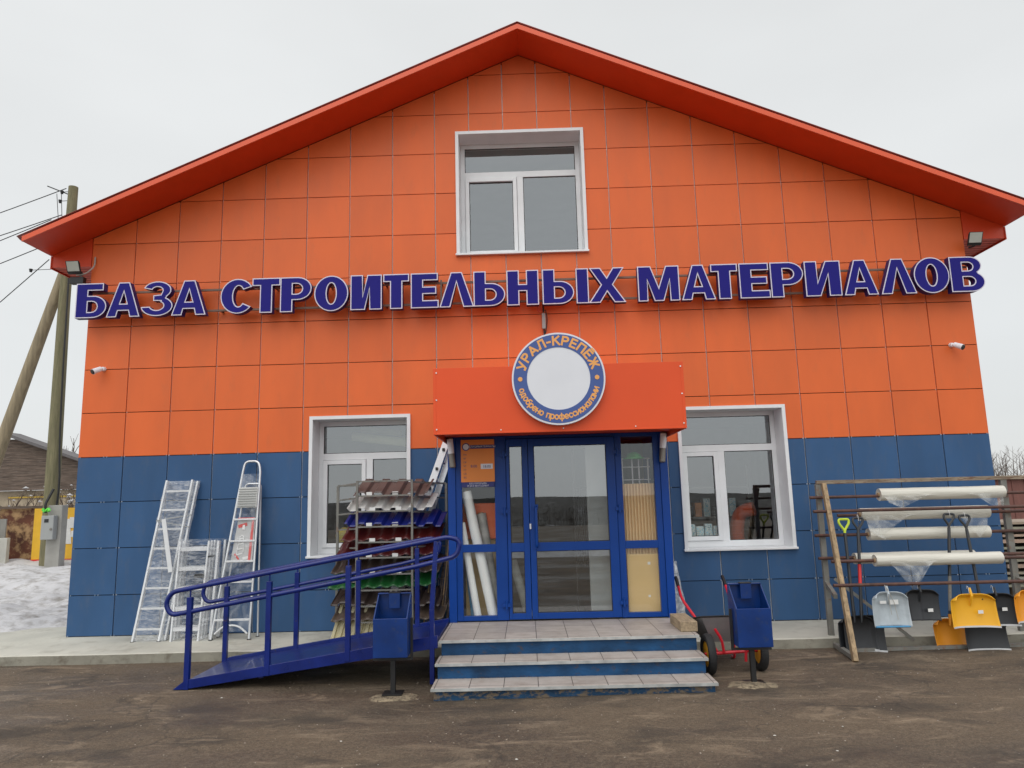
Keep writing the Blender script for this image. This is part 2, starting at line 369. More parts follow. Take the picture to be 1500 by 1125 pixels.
# snow bank beyond the left corner
def snowz(x, y):
    e = (y - .30 + max(0, min(1.2, -6.6 - x)) * .35) + .30 * noise.noise(Vector((x * 1.1, y * .6, 1)))
    a = max(0, min(1, e / .9)); h = .24 * a * a * (3 - 2 * a) + .24 * max(0, min(1, (y - 3) / 5))
    h += (.13 * noise.noise(Vector((x * .8, y * .8, 2))) + .10 * abs(noise.noise(Vector((x * 2.3, y * 2.3, 4))))
          + .05 * abs(noise.noise(Vector((x * 6, y * 6, 7)))) + .02 * noise.noise(Vector((x * 15, y * 15, 9)))) * a
    return h - .05 * (1 - a)
def snow(u, v):
    x = -6.32 - 60 * u ** 2.2; y = -.25 + 60 * v ** 2.4
    return (x, y, snowz(x, y))
tag(MB().grid(220, 320, snow, flip=True).build('snow_bank', M['snow'], smooth=True), kind='structure')
def snow_r(u, v):
    x = 7.2 + 70 * u ** 1.6; y = 3.5 + 70 * v ** 1.8
    a = min(1, max(0, (y - 3.5) / 2)) * min(1, (x - 7.2) / 1)
    return (x, y, -.03 + (.16 + .09 * noise.noise(Vector((x, y, 0)))) * a)
tag(MB().grid(50, 60, snow_r).build('snow_field', M['snow'], smooth=True), kind='structure')

# concrete apron round the foot of the building
def apron(x0, x1, name):
    a = MB(); n = int((x1 - x0) / .12)
    def ed(x): return -1.0 + .05 * noise.noise(Vector((x * .9, 0, 0))) + .008 * noise.noise(Vector((x * 9, 0, 3)))
    xs = [x0 + (x1 - x0) * i / n for i in range(n + 1)]
    top = [[(x, .9, .145 if abs(x) > 6.08 else .14), (x, -.02, .14), (x, ed(x) + .02, .112), (x, ed(x), .10)] for x in xs]
    for i in range(n):
        for k in range(3): a.add([top[i][k], top[i + 1][k], top[i + 1][k + 1], top[i][k + 1]], [(3, 2, 1, 0)], 0)
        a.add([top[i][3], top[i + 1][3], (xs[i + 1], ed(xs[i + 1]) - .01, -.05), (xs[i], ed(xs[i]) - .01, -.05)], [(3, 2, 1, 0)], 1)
    for x, s in ((x0, 1), (x1, -1)):
        e = ed(x); f = [(x, .9, .14), (x, -.02, .14), (x, e, .10), (x, e, -.05), (x, .9, -.05)]
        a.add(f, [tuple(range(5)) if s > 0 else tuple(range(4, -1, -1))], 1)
    return tag(a.build(name, [M['concrete'], M['concrete_d']]), kind='structure')
apron(-9.2, PORCH[0] - .02, 'pavement'); apron(PORCH[1] + .02, 9, 'pavement')

# grit and litter lying on the asphalt
gr = MB()
def pebble(x, y, s, fl=.5, mi=0):
    vs = [(x + s * random.uniform(.6, 1.1) * math.cos(a), y + s * random.uniform(.5, 1) * math.sin(a), gz(x, y) + .001) for a in [k * PI / 2.5 for k in range(5)]]
    vs.append((x, y, gz(x, y) + s * fl)); gr.add(vs, [(i, (i + 1) % 5, 5) for i in range(5)], mi)
for i in range(2600):
    pebble(random.uniform(-8, 8), -1.1 - 7.5 * random.random() ** 1.3, random.choice((.004, .005, .006, .009)), .7, 0)
for i in range(26):
    pebble(random.uniform(-6, 6), random.uniform(-6, -1.2), random.uniform(.006, .018), .35, 1)
tag(gr.build('grit', [mat('grit_stone', (.30, .25, .2), .8), mat('grit_paper', (.50, .48, .43), .8)]), kind='stuff')
for (cx, cy, r) in ((-1.32, -2.70, .20), (1.98, -2.6, .20)):
    p = MB(); n = 26
    ring = [(cx + r * 1.25 * (1 + .5 * noise.noise(Vector((math.cos(a) * 3, math.sin(a) * 3, cx)))) * math.cos(a),
             cy + r * .8 * (1 + .5 * noise.noise(Vector((math.cos(a) * 3, math.sin(a) * 3, cx + 4)))) * math.sin(a), .006) for a in [2 * PI * k / n for k in range(n)]]
    z0 = gz(cx, cy)
    vs = [(x, y, gz(x, y) - .01) for x, y, z in ring] + [((x - cx) * .8 + cx, (y - cy) * .8 + cy, gz(x, y) + .012) for x, y, z in ring] + [(cx, cy, z0 + .02)]
    p.add(vs, [(i, (i + 1) % n, n + (i + 1) % n, n + i) for i in range(n)] + [(n + i, n + (i + 1) % n, 2 * n) for i in range(n)])
    tag(p.build('concrete_footing', mat('footing_mortar', (.24, .19, .125), .95, var=.4, scale=9, bump=.8, bscale=30, col2=(.10, .075, .05), mix=(.48, .6)), smooth=True), kind='structure')

# ------------------------------------------------------------------ the shop building
shop = thing('shop_building', (0, 0, 0), 'gabled two storey shop clad in orange panels above blue panels', 'building')
def clip_roof(poly, top=True):
    """clip a polygon by the two roof slopes"""
    for sgn in (1, -1):
        out = []
        for i in range(len(poly)):
            a, b = poly[i], poly[(i + 1) % len(poly)]
            fa = (APEX - .01) - SL * sgn * a[0] - a[1]; fb = (APEX - .01) - SL * sgn * b[0] - b[1]
            if fa >= 0: out.append(a)
            if (fa >= 0) != (fb >= 0):
                t = fa / (fa - fb); out.append((a[0] + (b[0] - a[0]) * t, a[1] + (b[1] - a[1]) * t))
        poly = out
        if len(poly) < 3: return []
    return poly
def minus(r, h):
    x0, x1, z0, z1 = r; a0, a1, b0, b1 = h
    if x1 <= a0 or x0 >= a1 or z1 <= b0 or z0 >= b1: return [r]
    out = []
    if x0 < a0: out.append((x0, a0, z0, z1))
    if x1 > a1: out.append((a1, x1, z0, z1))
    m0, m1 = max(x0, a0), min(x1, a1)
    if z0 < b0: out.append((m0, m1, z0, b0))
    if z1 > b1: out.append((m0, m1, b1, z1))
    return out
HOLES = [(a + .012, b - .012, c + .012, d - .012) for a, b, c, d in WIN.values()] + [(PORCH[0] + .03, PORCH[1] - .03, 0, 2.6)]
def rects(r):
    rs = [r]
    for h in HOLES: rs = [q for k in rs for q in minus(k, h)]
    return rs
cl_o, cl_bl, cl_br, clip = MB(), MB(), MB(), MB()
GAP = .0050; GX = .0068
for ci in range(21):
    for ri in range(len(ZE) - 1):
        r = (XE[ci] + (GX if ci else 0), XE[ci + 1] - (GX if ci < 20 else 0), ZE[ri] + (GAP if ri else 0), ZE[ri + 1] - GAP)
        for x0, x1, z0, z1 in rects(r):
            p = clip_roof([(x0, z0), (x1, z0), (x1, z1), (x0, z1)])
            if len(p) >= 3:
                jit = random.uniform(-.0012, .0012)
                ((cl_bl if x1 < .3 else cl_br) if ZE[ri + 1] <= R0 + .01 else cl_o).prism(p, jit, .022)
for ri in range(0, 5):
    for ci in range(0, 22):
        for dx in (-.02, .02):
            x = XE[ci] + dx; z = ZE[ri]
            if abs(x) > HALF - .01 or any(a < x < b and c < z < d for a, b, c, d in HOLES): continue
            clip.box(x - .003, x + .003, -.003, .004, z - .008, z + .010)
for ri in range(1, 5):
    for k in range(9):
        ci = [0, 2, 3, 5, 6, 15, 17, 18, 20][k]; x = XE[ci] + W_ * .5 + .06
        for dx in (-.02, .02):
            if any(a < x + dx < b and c < ZE[ri] < d for a, b, c, d in HOLES): continue
            clip.box(x + dx - .003, x + dx + .003, -.004, .004, ZE[ri] - .010, ZE[ri] + .010)
for b_, (xa, xb) in ((cl_bl, (-9, .3)), (cl_br, (.3, 9))):
    for f_ in range(0, len(clip.v), 8):
        if xa < clip.v[f_][0] < xb: b_.add(clip.v[f_:f_ + 8], [(0, 3, 2, 1), (4, 5, 6, 7), (0, 1, 5, 4), (1, 2, 6, 5), (2, 3, 7, 6), (3, 0, 4, 7)], 1)
oc = cl_o.build('cladding', M['orange'], shop); tag(oc, 'orange cladding panels'); 
bc = cl_bl.build('cladding', [M['blueclad'], M['clipm']], shop); tag(bc, 'blue cladding panels left of the porch')
bcr = cl_br.build('cladding', [M['blueclad'], M['clipm']], shop); tag(bcr, 'blue cladding panels right of the porch')
# backing wall behind the cladding, vertical rails in the joints
bw = MB()
zz = sorted(set([.02, 1.04, 1.07, 2.6, 2.92, 2.93, 5.13, 6.98]))
def wallpiece(x0, x1, z0, z1, mi):
    for r in rects((x0, x1, z0, z1)):
        p = clip_roof([(r[0], r[2]), (r[1], r[2]), (r[1], r[3]), (r[0], r[3])])
        if len(p) >= 3: bw.prism(p, .03, .30, mi)
wallpiece(-HALF + .01, HALF - .01, .0, R0, 1); wallpiece(-HALF + .01, HALF - .01, R0, 8.2, 0)
bw.build('wall', [M['backing'], M['backing_b']], shop)
rl = MB()
for ci in range(1, 21):
    x = XE[ci]; top = roofz(x) - .03
    for r in rects((x - .012, x + .012, BASE + .01, top)): rl.box(max(r[0], x - .0068), min(r[1], x + .0068), .0232, .03, r[2], r[3])
rl.build('joint_rails', M['rail'], shop)
# corner trims, side and back walls
sw = MB()
for s in (-1, 1):
    sw.box(*sorted((s * HALF, s * (HALF - .25))), .301, 18, 0, roofz(HALF) - .05, 0)
sw.box(-HALF + .25, HALF - .25, 17.75, 18, 0, 5.4, 0)
sw.build('side_wall', M['blueclad'], shop)
for s in (-1, 1):
    MB().box(*sorted((s * (HALF + .0005), s * (HALF + .008))), .006, .30, R0, roofz(HALF) - .03).build('corner_trim', M['orange'], shop)
    MB().box(*sorted((s * (HALF + .0005), s * (HALF + .008))), .006, .30, BASE, R0 - .002).build('corner_trim', M['blueclad'], shop)
ft = MB()
for a, b in ((-HALF, PORCH[0]), (PORCH[1], HALF)): ft.box(a, b, .004, .03, BASE - .012, BASE - .002)
ft.build('foot_trim', M['backing_b'], shop)
# roof: corrugated sheet, fascia, soffits, boxed side eaves
FY = -.60; EX = 6.66
rf = MB()
for s in (-1, 1):
    def sheet(u, v, s=s):
        y = FY - .022 + 18.8 * v; x = s * (EX + .07) * u
        return (x, y, APEX + .083 - SL * abs(x) + .014 * math.cos(2 * PI * y / .21))
    rf.grid(3, 900, sheet, flip=(s < 0))
rfo = rf.build('roof', M['roof'], shop, smooth=60, solid=.004)
fa = MB()
for s in (-1, 1):
    q = [(0, APEX - .005), (s * (EX), APEX - .005 - SL * EX), (s * EX, APEX + .066 - SL * EX), (0, APEX + .066)]
    if s < 0: q = q[::-1]
    fa.prism(q, FY - .015, FY + .005)
fa.build('fascia', M['fascia'], rfo)
so = MB()
for s in (-1, 1):
    q = [(0, APEX), (s * EX, APEX - SL * EX), (s * EX, APEX + .03 - SL * EX), (0, APEX + .03)]
    if s < 0: q = q[::-1]
    so.prism(q, FY + .006, -.001)
so.build('soffit', M['soffit'], rfo)
EB = 5.15 - .01
for s in (-1, 1):
    e = MB()
    x0, x1 = s * (HALF + .014), s * (EX - .02)
    q = [(x0, EB), (x1, EB), (x1, roofz(EX - .02) - .003), (x0, roofz(HALF + .014) - .003)]
    if s < 0: q = q[::-1]
    e.prism(q, -.005, 17.9, 0)
    for k in range(1, 40):
        y = -.005 + k * .1 + .0
        if y < 6: e.box(min(x0, x1), max(x0, x1), y, y + .006, EB - .004, EB - .001, 1)
    e.box(*sorted((x1, x1 + s * .012)), -.02, 17.9, EB - .02, EB + .16, 0)
    e.build('eave_box', [M['soffit'], mat('eave_groove', (.25, .03, .01), .6)], rfo)
# rooms behind the glass
rm = MB()
rm.box(-5.8, 5.8, .31, 9, .30, .32, 1); rm.box(-5.8, 5.8, 9, 9.1, .3, 6.9, 0)
rm.box(-5.8, 5.8, .31, 9, 3.45, 3.6, 0); rm.box(-5.79, -5.7, .31, 9, .32, 5.4, 0); rm.box(5.7, 5.79, .31, 9, .32, 5.4, 0)
rm.box(-1.25, -1.15, .31, 5, .32, 3.44, 0); rm.box(1.75, 1.85, .31, 5, .32, 3.44, 0)
rm.box(-2.4, 2.4, 5, 5.1, 3.61, 7.0, 0); rm.box(-2.4, 2.4, .31, 4.99, 7.005, 7.05, 0)
for x in (-2.4, 2.35): rm.box(x, x + .05, .31, 4.99, 3.61, 7.0, 0)
rm.build('interior', [M['interior'], M['floor_in']], shop)

# windows: trim, reveal, frame, sash, panes
def window(key, panes, sash, label):
    x0, x1, z0, z1 = WIN[key]; D = .30
    w = MB(); t = .045
    # trim standing proud of the cladding
    for a in ((x0, x0 + t, z0, z1), (x1 - t, x1, z0, z1), (x0 + t, x1 - t, z1 - t, z1)): w.box(a[0], a[1], -.03, .012, a[2], a[3])
    # reveal boards
    w.box(x0 + t - .012, x0 + t, .0125, D, z0 + .02, z1 - t); w.box(x1 - t, x1 - t + .012, .0125, D, z0 + .02, z1 - t)
    w.box(x0 + t, x1 - t, .0125, D, z1 - t, z1 - t + .012)
    fr = w.build('window_reveal', M['white'], shop)
    tag(fr, label)
    MB().box(x0 - .012, x1 + .012, -.055, D - .002, z0 - .006, z0 + .022).build('sill', M['white'], fr, bevel=.004)
    fx0, fx1, fz0, fz1 = x0 + t + .0, x1 - t, z0 + .022, z1 - t
    f = MB(); gk = MB(); gl = MB(); b = .062
    hz = panes['transom']; vx = panes['mullion']
    f.box(fx0, fx0 + b, D, D + .07, fz0, fz1); f.box(fx1 - b, fx1, D, D + .07, fz0, fz1)
    f.box(fx0 + b, fx1 - b, D, D + .07, fz1 - b, fz1); f.box(fx0 + b, fx1 - b, D, D + .07, fz0, fz0 + b + .02)
    f.box(fx0 + b, fx1 - b, D, D + .07, hz - .045, hz + .045); f.box(vx - .045, vx + .045, D, D + .07, fz0 + b + .02, hz - .045)
    fo = f.build('frame', M['white'], fr, bevel=.003)
    tag(fo)
    cells = [(fx0 + b, fx1 - b, hz + .045, fz1 - b), (fx0 + b, vx - .045, fz0 + b + .02, hz - .045), (vx + .045, fx1 - b, fz0 + b + .02, hz - .045)]
    sc = cells[1 if sash == 'l' else 2]
    s = MB(); k = .06
    s.box(sc[0] + .004, sc[0] + k, D - .018, D + .05, sc[2] + .004, sc[3] - .004); s.box(sc[1] - k, sc[1] - .004, D - .018, D + .05, sc[2] + .004, sc[3] - .004)
    s.box(sc[0] + k, sc[1] - k, D - .018, D + .05, sc[2] + .004, sc[2] + k); s.box(sc[0] + k, sc[1] - k, D - .018, D + .05, sc[3] - k, sc[3] - .004)
    s.build('sash', M['white'], fr, bevel=.003)
    for i, c in enumerate(cells):
        kk = k if c is sc else 0
        c = (c[0] + kk, c[1] - kk, c[2] + kk, c[3] - kk); e = .008; y = D + .022
        for q in ((c[0], c[0] + e, c[2], c[3]), (c[1] - e, c[1], c[2], c[3]), (c[0] + e, c[1] - e, c[3] - e, c[3]), (c[0] + e, c[1] - e, c[2], c[2] + e)):
            gk.box(q[0], q[1], y - .004, y + .003, q[2], q[3])
        MB().box(c[0], c[1], y + .004, y + .010, c[2], c[3]).build('pane', M['glass'], fr)
    gk.build('gasket', M['gasket'], fr)
window('left', dict(transom=2.40, mullion=-2.20), 'l', 'white framed ground floor window left of the entrance')
window('right', dict(transom=2.38, mullion=2.615), 'l', 'white framed ground floor window right of the entrance')
window('upper', dict(transom=6.455, mullion=-.02), 'l', 'white framed window high in the gable')

# ------------------------------------------------------------------ entrance porch
px0, px1 = PORCH; PY = -1.2; PZ = .40; PT = 2.50
porch = thing('entrance_porch', (.315, -.6, .0), 'projecting blue entrance porch with glazed door and side lights', 'porch')
f = MB()
def bar(b, x0, x1, z0, z1, y0=PY, y1=PY + .06): b.box(x0, x1, y0, y1, z0, z1)
bar(f, px0 + .09, -.80, PZ + .012, PT - .01); bar(f, -.42, -.285, PZ + .012, PT - .01); bar(f, .985, 1.06, PZ + .012, PT - .01); bar(f, 1.43, 1.50, PZ + .012, PT - .01)
bar(f, -.285, .985, 2.455, PT - .01)
for a, b in ((-.80, -.42), (1.06, 1.43)):
    bar(f, a, b, 2.445, PT - .01); bar(f, a, b, PZ + .012, .465); bar(f, a, b, 1.168, 1.255)
f.build('frame', M['bluepaint'], porch, bevel=.004)
sp = MB()
sp.box(px0, px0 + .088, PY - .012, -.001, PZ, PT + .06); sp.box(1.502, px1, PY - .012, -.001, PZ, PT + .06)
sp.box(px0 + .09, 1.50, PY + .07, -.002, PT - .005, PT + .06)
sp.build('side_panel', M['porchside'], porch, bevel=.004)
for a, b, c, d in ((-.80, -.42, .465, 1.168), (-.80, -.42, 1.255, 1.905), (1.06, 1.43, .465, 1.168), (1.06, 1.43, 1.255, 2.445)):
    MB().box(a, b, PY + .026, PY + .034, c, d).build('side_light', M['sglass'], porch)
def leaf(x0, x1, gx0, gx1, lab):
    d = MB(); y0, y1 = PY - .018, PY + .05
    z0, z1 = PZ + .02, 2.45
    d.box(x0, gx0, y0, y1, z0, z1); d.box(gx1, x1, y0, y1, z0, z1)
    for a, b in ((z0, .487), (1.165, 1.262), (2.365, z1)): d.box(gx0, gx1, y0, y1, a, b)
    o = d.build('door', M['bluepaint'], porch, bevel=.003); tag(o, lab)
    for a, b in ((.487, 1.165), (1.262, 2.365)):
        MB().box(gx0, gx1, PY + .012, PY + .020, a, b).build('pane', M['dglass'], o)
        k = MB(); e = .007
        for q in ((gx0, gx0 + e, a, b), (gx1 - e, gx1, a, b), (gx0 + e, gx1 - e, a, a + e), (gx0 + e, gx1 - e, b - e, b)): k.box(q[0], q[1], PY - .0, PY + .008, q[2], q[3])
        k.build('gasket', M['gasket'], o)
    return o
dl = leaf(-.281, -.030, -.245, -.095, 'narrow glazed door leaf')
dm = leaf(-.024, .981, .042, .882, 'wide glazed door leaf')
h = MB()
h.tube(bend([(.05, PY - .02, 1.66), (.05, PY - .075, 1.66), (.05, PY - .075, 1.22), (.05, PY - .02, 1.22)], .03), .016)
h.box(.005, .075, PY - .03, PY - .019, 1.63, 1.69); h.box(.005, .075, PY - .03, PY - .019, 1.19, 1.25)
h.build('handle', M['bluepaint'], dm, smooth=True)
MB().tube([(-.018 + .0, PY - .03, 1.475), (-.018, PY - .03, 1.415)], .011).build('lock', M['lampwhite'], dm, smooth=True)
for o, x in ((dl, -.31), (dm, 1.01)):
    for z in (2.27, 1.62, .58):
        hg = MB(); hg.tube([(x, PY - .035, z - .045), (x, PY - .035, z + .045)], .013); hg.box(x - .045, x + .045, PY - .035, PY - .003, z - .02, z + .02)
        hg.build('hinge', M['bluepaint'], o, smooth=True)
# canopy
cx0, cx1, cz0, cz1, CY = -1.005, 1.63, 2.435, 3.14, -2.15
c = MB()
c.box(cx0, cx1, CY, CY + .02, cz0, cz1); c.box(cx0, cx0 + .02, CY + .0205, -.003, cz0, cz1); c.box(cx1 - .02, cx1, CY + .0205, -.003, cz0, cz1)
c.box(cx0 + .02, cx1 - .02, CY + .0205, -.003, cz1 - .02, cz1 - .001)
for a, b in ((cx0 + .02, cx1 - .02),): c.box(a, b, CY + .0205, PY - .02, cz0 + .055, cz0 + .07, 1)
for x in (cx0 + .002, cx1 - .03): c.box(x, x + .028, CY - .003, CY - .0005, cz0 + .002, cz1 - .002)
c.box(cx0 + .03, cx1 - .03, CY - .003, CY - .0005, cz0 + .002, cz0 + .018)
co = c.build('canopy', [M['canopy'], M['soffit']], porch, bevel=.002)
rv = MB()
for x in (-.97, 1.60):
    for z in (2.49, 2.8, 3.09): rv.tube([(x, CY - .008, z), (x, CY - .002, z)], .008, 8)
for x in (-.3, .35, 1.1): rv.tube([(x, CY - .008, 2.47), (x, CY - .002, 2.47)], .007, 8)
rv.build('rivets', M['rail'], co)

# wall lamps on the porch posts
for x, s, lab in ((-.925, -1, 'white and steel tube lamp on the left post of the porch'), (1.545, 1, 'white and steel tube lamp on the right post of the porch')):
    t = thing('wall_lamp', (x, PY - .02, 2.14), lab, 'lamp', 'porch wall lamps')
    a = Vector((x, PY - .09, 2.46)); b = Vector((x - s * .03, PY - .09, 2.14)); mid = a.lerp(b, .52)
    MB().tube([mid, a], .036, 16).build('lamp_shade', M['lampwhite'], t, smooth=True)
    MB().tube([b + Vector((0, 0, -.012)), b, mid - Vector((0, 0, .001))], [.02, .036, .036], 16).build('lamp_body', M['steel'], t, smooth=True)
    MB().tube([a + Vector((0, 0, .001)), a + Vector((0, 0, .02))], [.038, .03], 16).build('cap', M['steel'], t, smooth=True)
    MB().box(mid.x - .018, mid.x + .018, PY - .06, PY - .0125, 2.25, 2.36).build('bracket', M['steel'], t)

# ------------------------------------------------------------------ steps
st = thing('entrance_steps', (.315, -2.2, 0), 'three worn blue steps topped with pale tiles below the door', 'steps')
lv = [(-2.24, -1.19, .40, M['riser']), (-2.56, -2.24, .25, M['riser']), (-2.88, -2.56, .105, M['riser_low'])]
prev = 0
for i, (yf, yb, z, m) in enumerate(lv):
    zb = lv[i + 1][2] if i < 2 else -.06
    e = .03
    MB().box(-.935, 1.575, yf + e, yb + (.02 if i else 0), -.06 if i == 2 else zb - .01, z - .03).build('riser', m, st)
    def tread(u, v):
        return None
    MB().box(-.955 + .0, 1.595, yf, yb - (.001 if i else 0) + (e if i else 0), z - .026, z).build('tread', M['tile'], st, bevel=.004)
    MB().box(-.958, 1.598, yf - .004, yf - .0005, z - .03, z - .004).build('tread_edge', M['tilenose'], st)
# slab under the porch
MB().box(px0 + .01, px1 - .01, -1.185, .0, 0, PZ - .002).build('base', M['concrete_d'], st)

# ------------------------------------------------------------------ wheelchair ramp
ramp = thing('wheelchair_ramp', (-2.2, -1.72, 0), 'blue steel wheelchair ramp with double handrails rising to the door', 'ramp')
YF, YB = -2.27, -1.22
def dz(x): return .045 + .148 * (x + 3.5)
x0, x1 = -3.50, -.965
d = MB()
d.prism([(x0, dz(x0) - .03), (x1, dz(x1) - .035), (x1, dz(x1)), (x0, dz(x0))], YF + .02, YB - .02)
d.build('deck', M['deck'], ramp)
for y, sgn in ((YF, 1), (YB, -1)):
    q = [(x0 - .06, -.0), (x0 + .03, .0), (x1, dz(x1) - .085), (x1, dz(x1) + .035), (x0 + .06, dz(x0 + .06) + .035)]
    b = MB(); b.prism(q, y - .018, y + .018); b.build('side_rail', M['navy'], ramp, bevel=.003)
for k in range(4):
    x = x1 - .1 - k * .55
    if dz(x) > .12: MB().box(x - .02, x + .02, YF + .03, YB - .03, dz(x) - .08, dz(x) - .037).build('cross_beam', M['navy'], ramp)
def uz(x): return .925 + .170 * (x + 3.62)
def handrail(y, xl, xr, r, yr=None):
    yr = y if yr is None else yr
    p = [(xr - .4, yr, uz(xr - .4) - .225), (xl, y, uz(xl) - .225), (xl - .06, y, uz(xl) - .11), (xl, y, uz(xl)), (xr - .06, yr, uz(xr - .06) - .0),
         (xr + .05, yr, uz(xr) - .05), (xr + .02, yr, uz(xr) - .20), (xr - .4, yr, uz(xr - .4) - .225)]
    pts = bend(p, .10, 7)
    return MB().tube(pts, r, 12).build('handrail', M['navy'], ramp, smooth=True)
handrail(YF, -3.62, -.78, .024); handrail(YB, -3.72, -1.10, .022)
for y, xsr in ((YF, (-3.43, -2.64, -1.85, -1.02)), (YB, (-3.49, -2.69, -1.99, -1.32))):
    for x in xsr:
        zt = uz(x) - .085; zb = dz(x) - .06 if x < -1.1 else 0
        s = MB(); 
        if x > -1.1:
            s.beam((x, y, 0), (x, y, .70), .045); s.beam((x, y, .70), (x + .05, y, uz(x + .05) - .02), .045)
        else:
            s.beam((x, y, max(0, zb)), (x, y, zt), .05); s.tube([(x, y, zt), (x, y, uz(x) - .01)], .009, 8)
        s.build('post', M['navy'], ramp, bevel=.003)

# ------------------------------------------------------------------ sign letters
def ell(cx, cy, rx, ry, a0, a1, n=14):
    return [(cx + rx * math.cos(math.radians(a0 + (a1 - a0) * i / n)), cy + ry * math.sin(math.radians(a0 + (a1 - a0) * i / n))) for i in range(n + 1)]
def glyph(ch, w):
    s = .345; b = .22
    if ch == 'Б':
        o = [(0, 0), (.5 * w, 0)] + ell(.56 * w, .32, .44 * w, .32, -80, 80) + [(s, .64), (s, .79), (.88 * w, .79), (.88 * w, 1), (0, 1)]
        return [(o, [[(s, .17)] + [(s, .47)] + ell(.52 * w, .32, .18 * w, .15, 90, -90, 8)])]
    if ch == 'А':
        return [([(0, 0), (.30 * w, 0), (.345 * w, .18), (.655 * w, .18), (.70 * w, 0), (w, 0), (.66 * w, 1), (.34 * w, 1)], [[(.40 * w, .385), (.5 * w, .72), (.60 * w, .385)]])]
    if ch == 'З':
        o = [(0, .27)] + ell(.5 * w, .285, .5 * w, .285, 195, 415, 22)[0:] + ell(.50 * w, .745, .44 * w, .255, -45, 165, 18)
        o += ell(.50 * w, .73, .17 * w, .11, 165, 0, 8) + [(.62 * w, .615), (.38 * w, .60), (.38 * w, .44), (.62 * w, .43)] + ell(.50 * w, .295, .215 * w, .125, 60, -170, 12)
        return [(o, [])]
    if ch == 'С':
        o = ell(.5 * w, .5, .5 * w, .5, 32, 322, 30) + ell(.53 * w, .5, .5 * w - s * .93, .30, 318, 38, 20)
        return [(o, [])]
    if ch == 'Т':
        return [([((w - s) / 2, 0), ((w + s) / 2, 0), ((w + s) / 2, .78), (w, .78), (w, 1), (0, 1), (0, .78), ((w - s) / 2, .78)], [])]
    if ch == 'Р':
        o = [(0, 0), (s, 0), (s, .34), (.5 * w, .34)] + ell(.54 * w, .67, .46 * w, .33, -85, 85) + [(.5 * w, 1), (0, 1)]
        return [(o, [[(s, .52), (s, .81)] + ell(.52 * w, .665, .18 * w, .145, 90, -90, 8)])]
    if ch == 'О':
        return [(ell(.5 * w, .5, .5 * w, .51, 0, 352, 44), [ell(.5 * w, .5, .5 * w - s, .30, 0, -348, 30)])]
    if ch == 'И':
        return [([(0, 0), (s + .06, 0), (w - s, .60), (w - s, 0), (w, 0), (w, 1), (w - s - .06, 1), (s, .40), (s, 1), (0, 1)], [])]
    if ch == 'Е':
        return [([(0, 0), (w, 0), (w, .22), (s, .22), (s, .40), (.92 * w, .40), (.92 * w, .61), (s, .61), (s, .79), (.98 * w, .79), (.98 * w, 1), (0, 1)], [])]
    if ch == 'Л':
        return [([(0, 0), (.31 * w, 0), (.5 * w, .70), (.69 * w, 0), (w, 0), (.66 * w, 1), (.34 * w, 1)], [])]
    if ch == 'Ь':
        o = [(0, 0), (.5 * w, 0)] + ell(.54 * w, .33, .46 * w, .33, -80, 80) + [(s, .66), (s, 1), (0, 1)]
        return [(o, [[(s, .18), (s, .48)] + ell(.52 * w, .33, .18 * w, .15, 90, -90, 8)])]
    if ch == 'Н':
        return [([(0, 0), (s, 0), (s, .40), (w - s, .40), (w - s, 0), (w, 0), (w, 1), (w - s, 1), (w - s, .60), (s, .60), (s, 1), (0, 1)], [])]
    if ch == 'Ы':
        v = w - s - .06
        return glyph('Ь', v) + [([(w - s, 0), (w, 0), (w, 1), (w - s, 1)], [])]
    if ch == 'Х':
        return [([(0, 0), (.31 * w, 0), (.5 * w, .31), (.69 * w, 0), (w, 0), (.665 * w, .51), (.97 * w, 1), (.67 * w, 1), (.5 * w, .72), (.33 * w, 1), (.03 * w, 1), (.335 * w, .51)], [])]
    if ch == 'М':
        return [([(0, 0), (.235 * w, 0), (.235 * w, .58), (.385 * w, 0), (.615 * w, 0), (.765 * w, .58), (.765 * w, 0), (w, 0), (w, 1), (.68 * w, 1), (.5 * w, .40), (.32 * w, 1), (0, 1)], [])]
    if ch == 'В':
        o = [(0, 0), (.55 * w, 0)] + ell(.60 * w, .285, .40 * w, .285, -80, 55) + ell(.58 * w, .745, .36 * w, .255, -50, 82) + [(.5 * w, 1), (0, 1)]
        return [(o, [[(s, .175), (s, .42)] + ell(.56 * w, .297, .15 * w, .122, 90, -90, 7), [(s, .60), (s, .83)] + ell(.54 * w, .715, .14 * w, .115, 90, -90, 7)])]
def clean(p):
    out = []
    for q in p:
        if not out or math.hypot(q[0] - out[-1][0], q[1] - out[-1][1]) > .004: out.append(q)
    if math.hypot(out[0][0] - out[-1][0], out[0][1] - out[-1][1]) < .004: out.pop()
    return out
def inset(p, d):
    n = len(p); out = []
    for i in range(n):
        a, b, c_ = Vector(p[i - 1]), Vector(p[i]), Vector(p[(i + 1) % n])
        e1 = (b - a).normalized(); e2 = (c_ - b).normalized()
        n1 = Vector((-e1.y, e1.x)); n2 = Vector((-e2.y, e2.x)); m = n1 + n2
        if m.length < .2: m = n1
        m.normalize(); k = d / max(.35, m.dot(n1)); out.append((b.x + m.x * k, b.y + m.y * k))
    return out
def fill(loops, yf, yb, x, z, sc, name, mats, parent, side=None):
    """flat shape with holes, given thickness from yf (front) to yb (back)"""
    cu = bpy.data.curves.new(name, 'CURVE'); cu.dimensions = '2D'; cu.fill_mode = 'BOTH'
    for lp in loops:
        sp_ = cu.splines.new('POLY'); sp_.points.add(len(lp) - 1); sp_.use_cyclic_u = True
        for i, q in enumerate(lp): sp_.points[i].co = (x + q[0] * sc, z + q[1] * sc, 0, 1)
    cu.extrude = (yb - yf) / 2
    return curve_mesh(cu, name, mats, parent, (yf + yb) / 2, side)
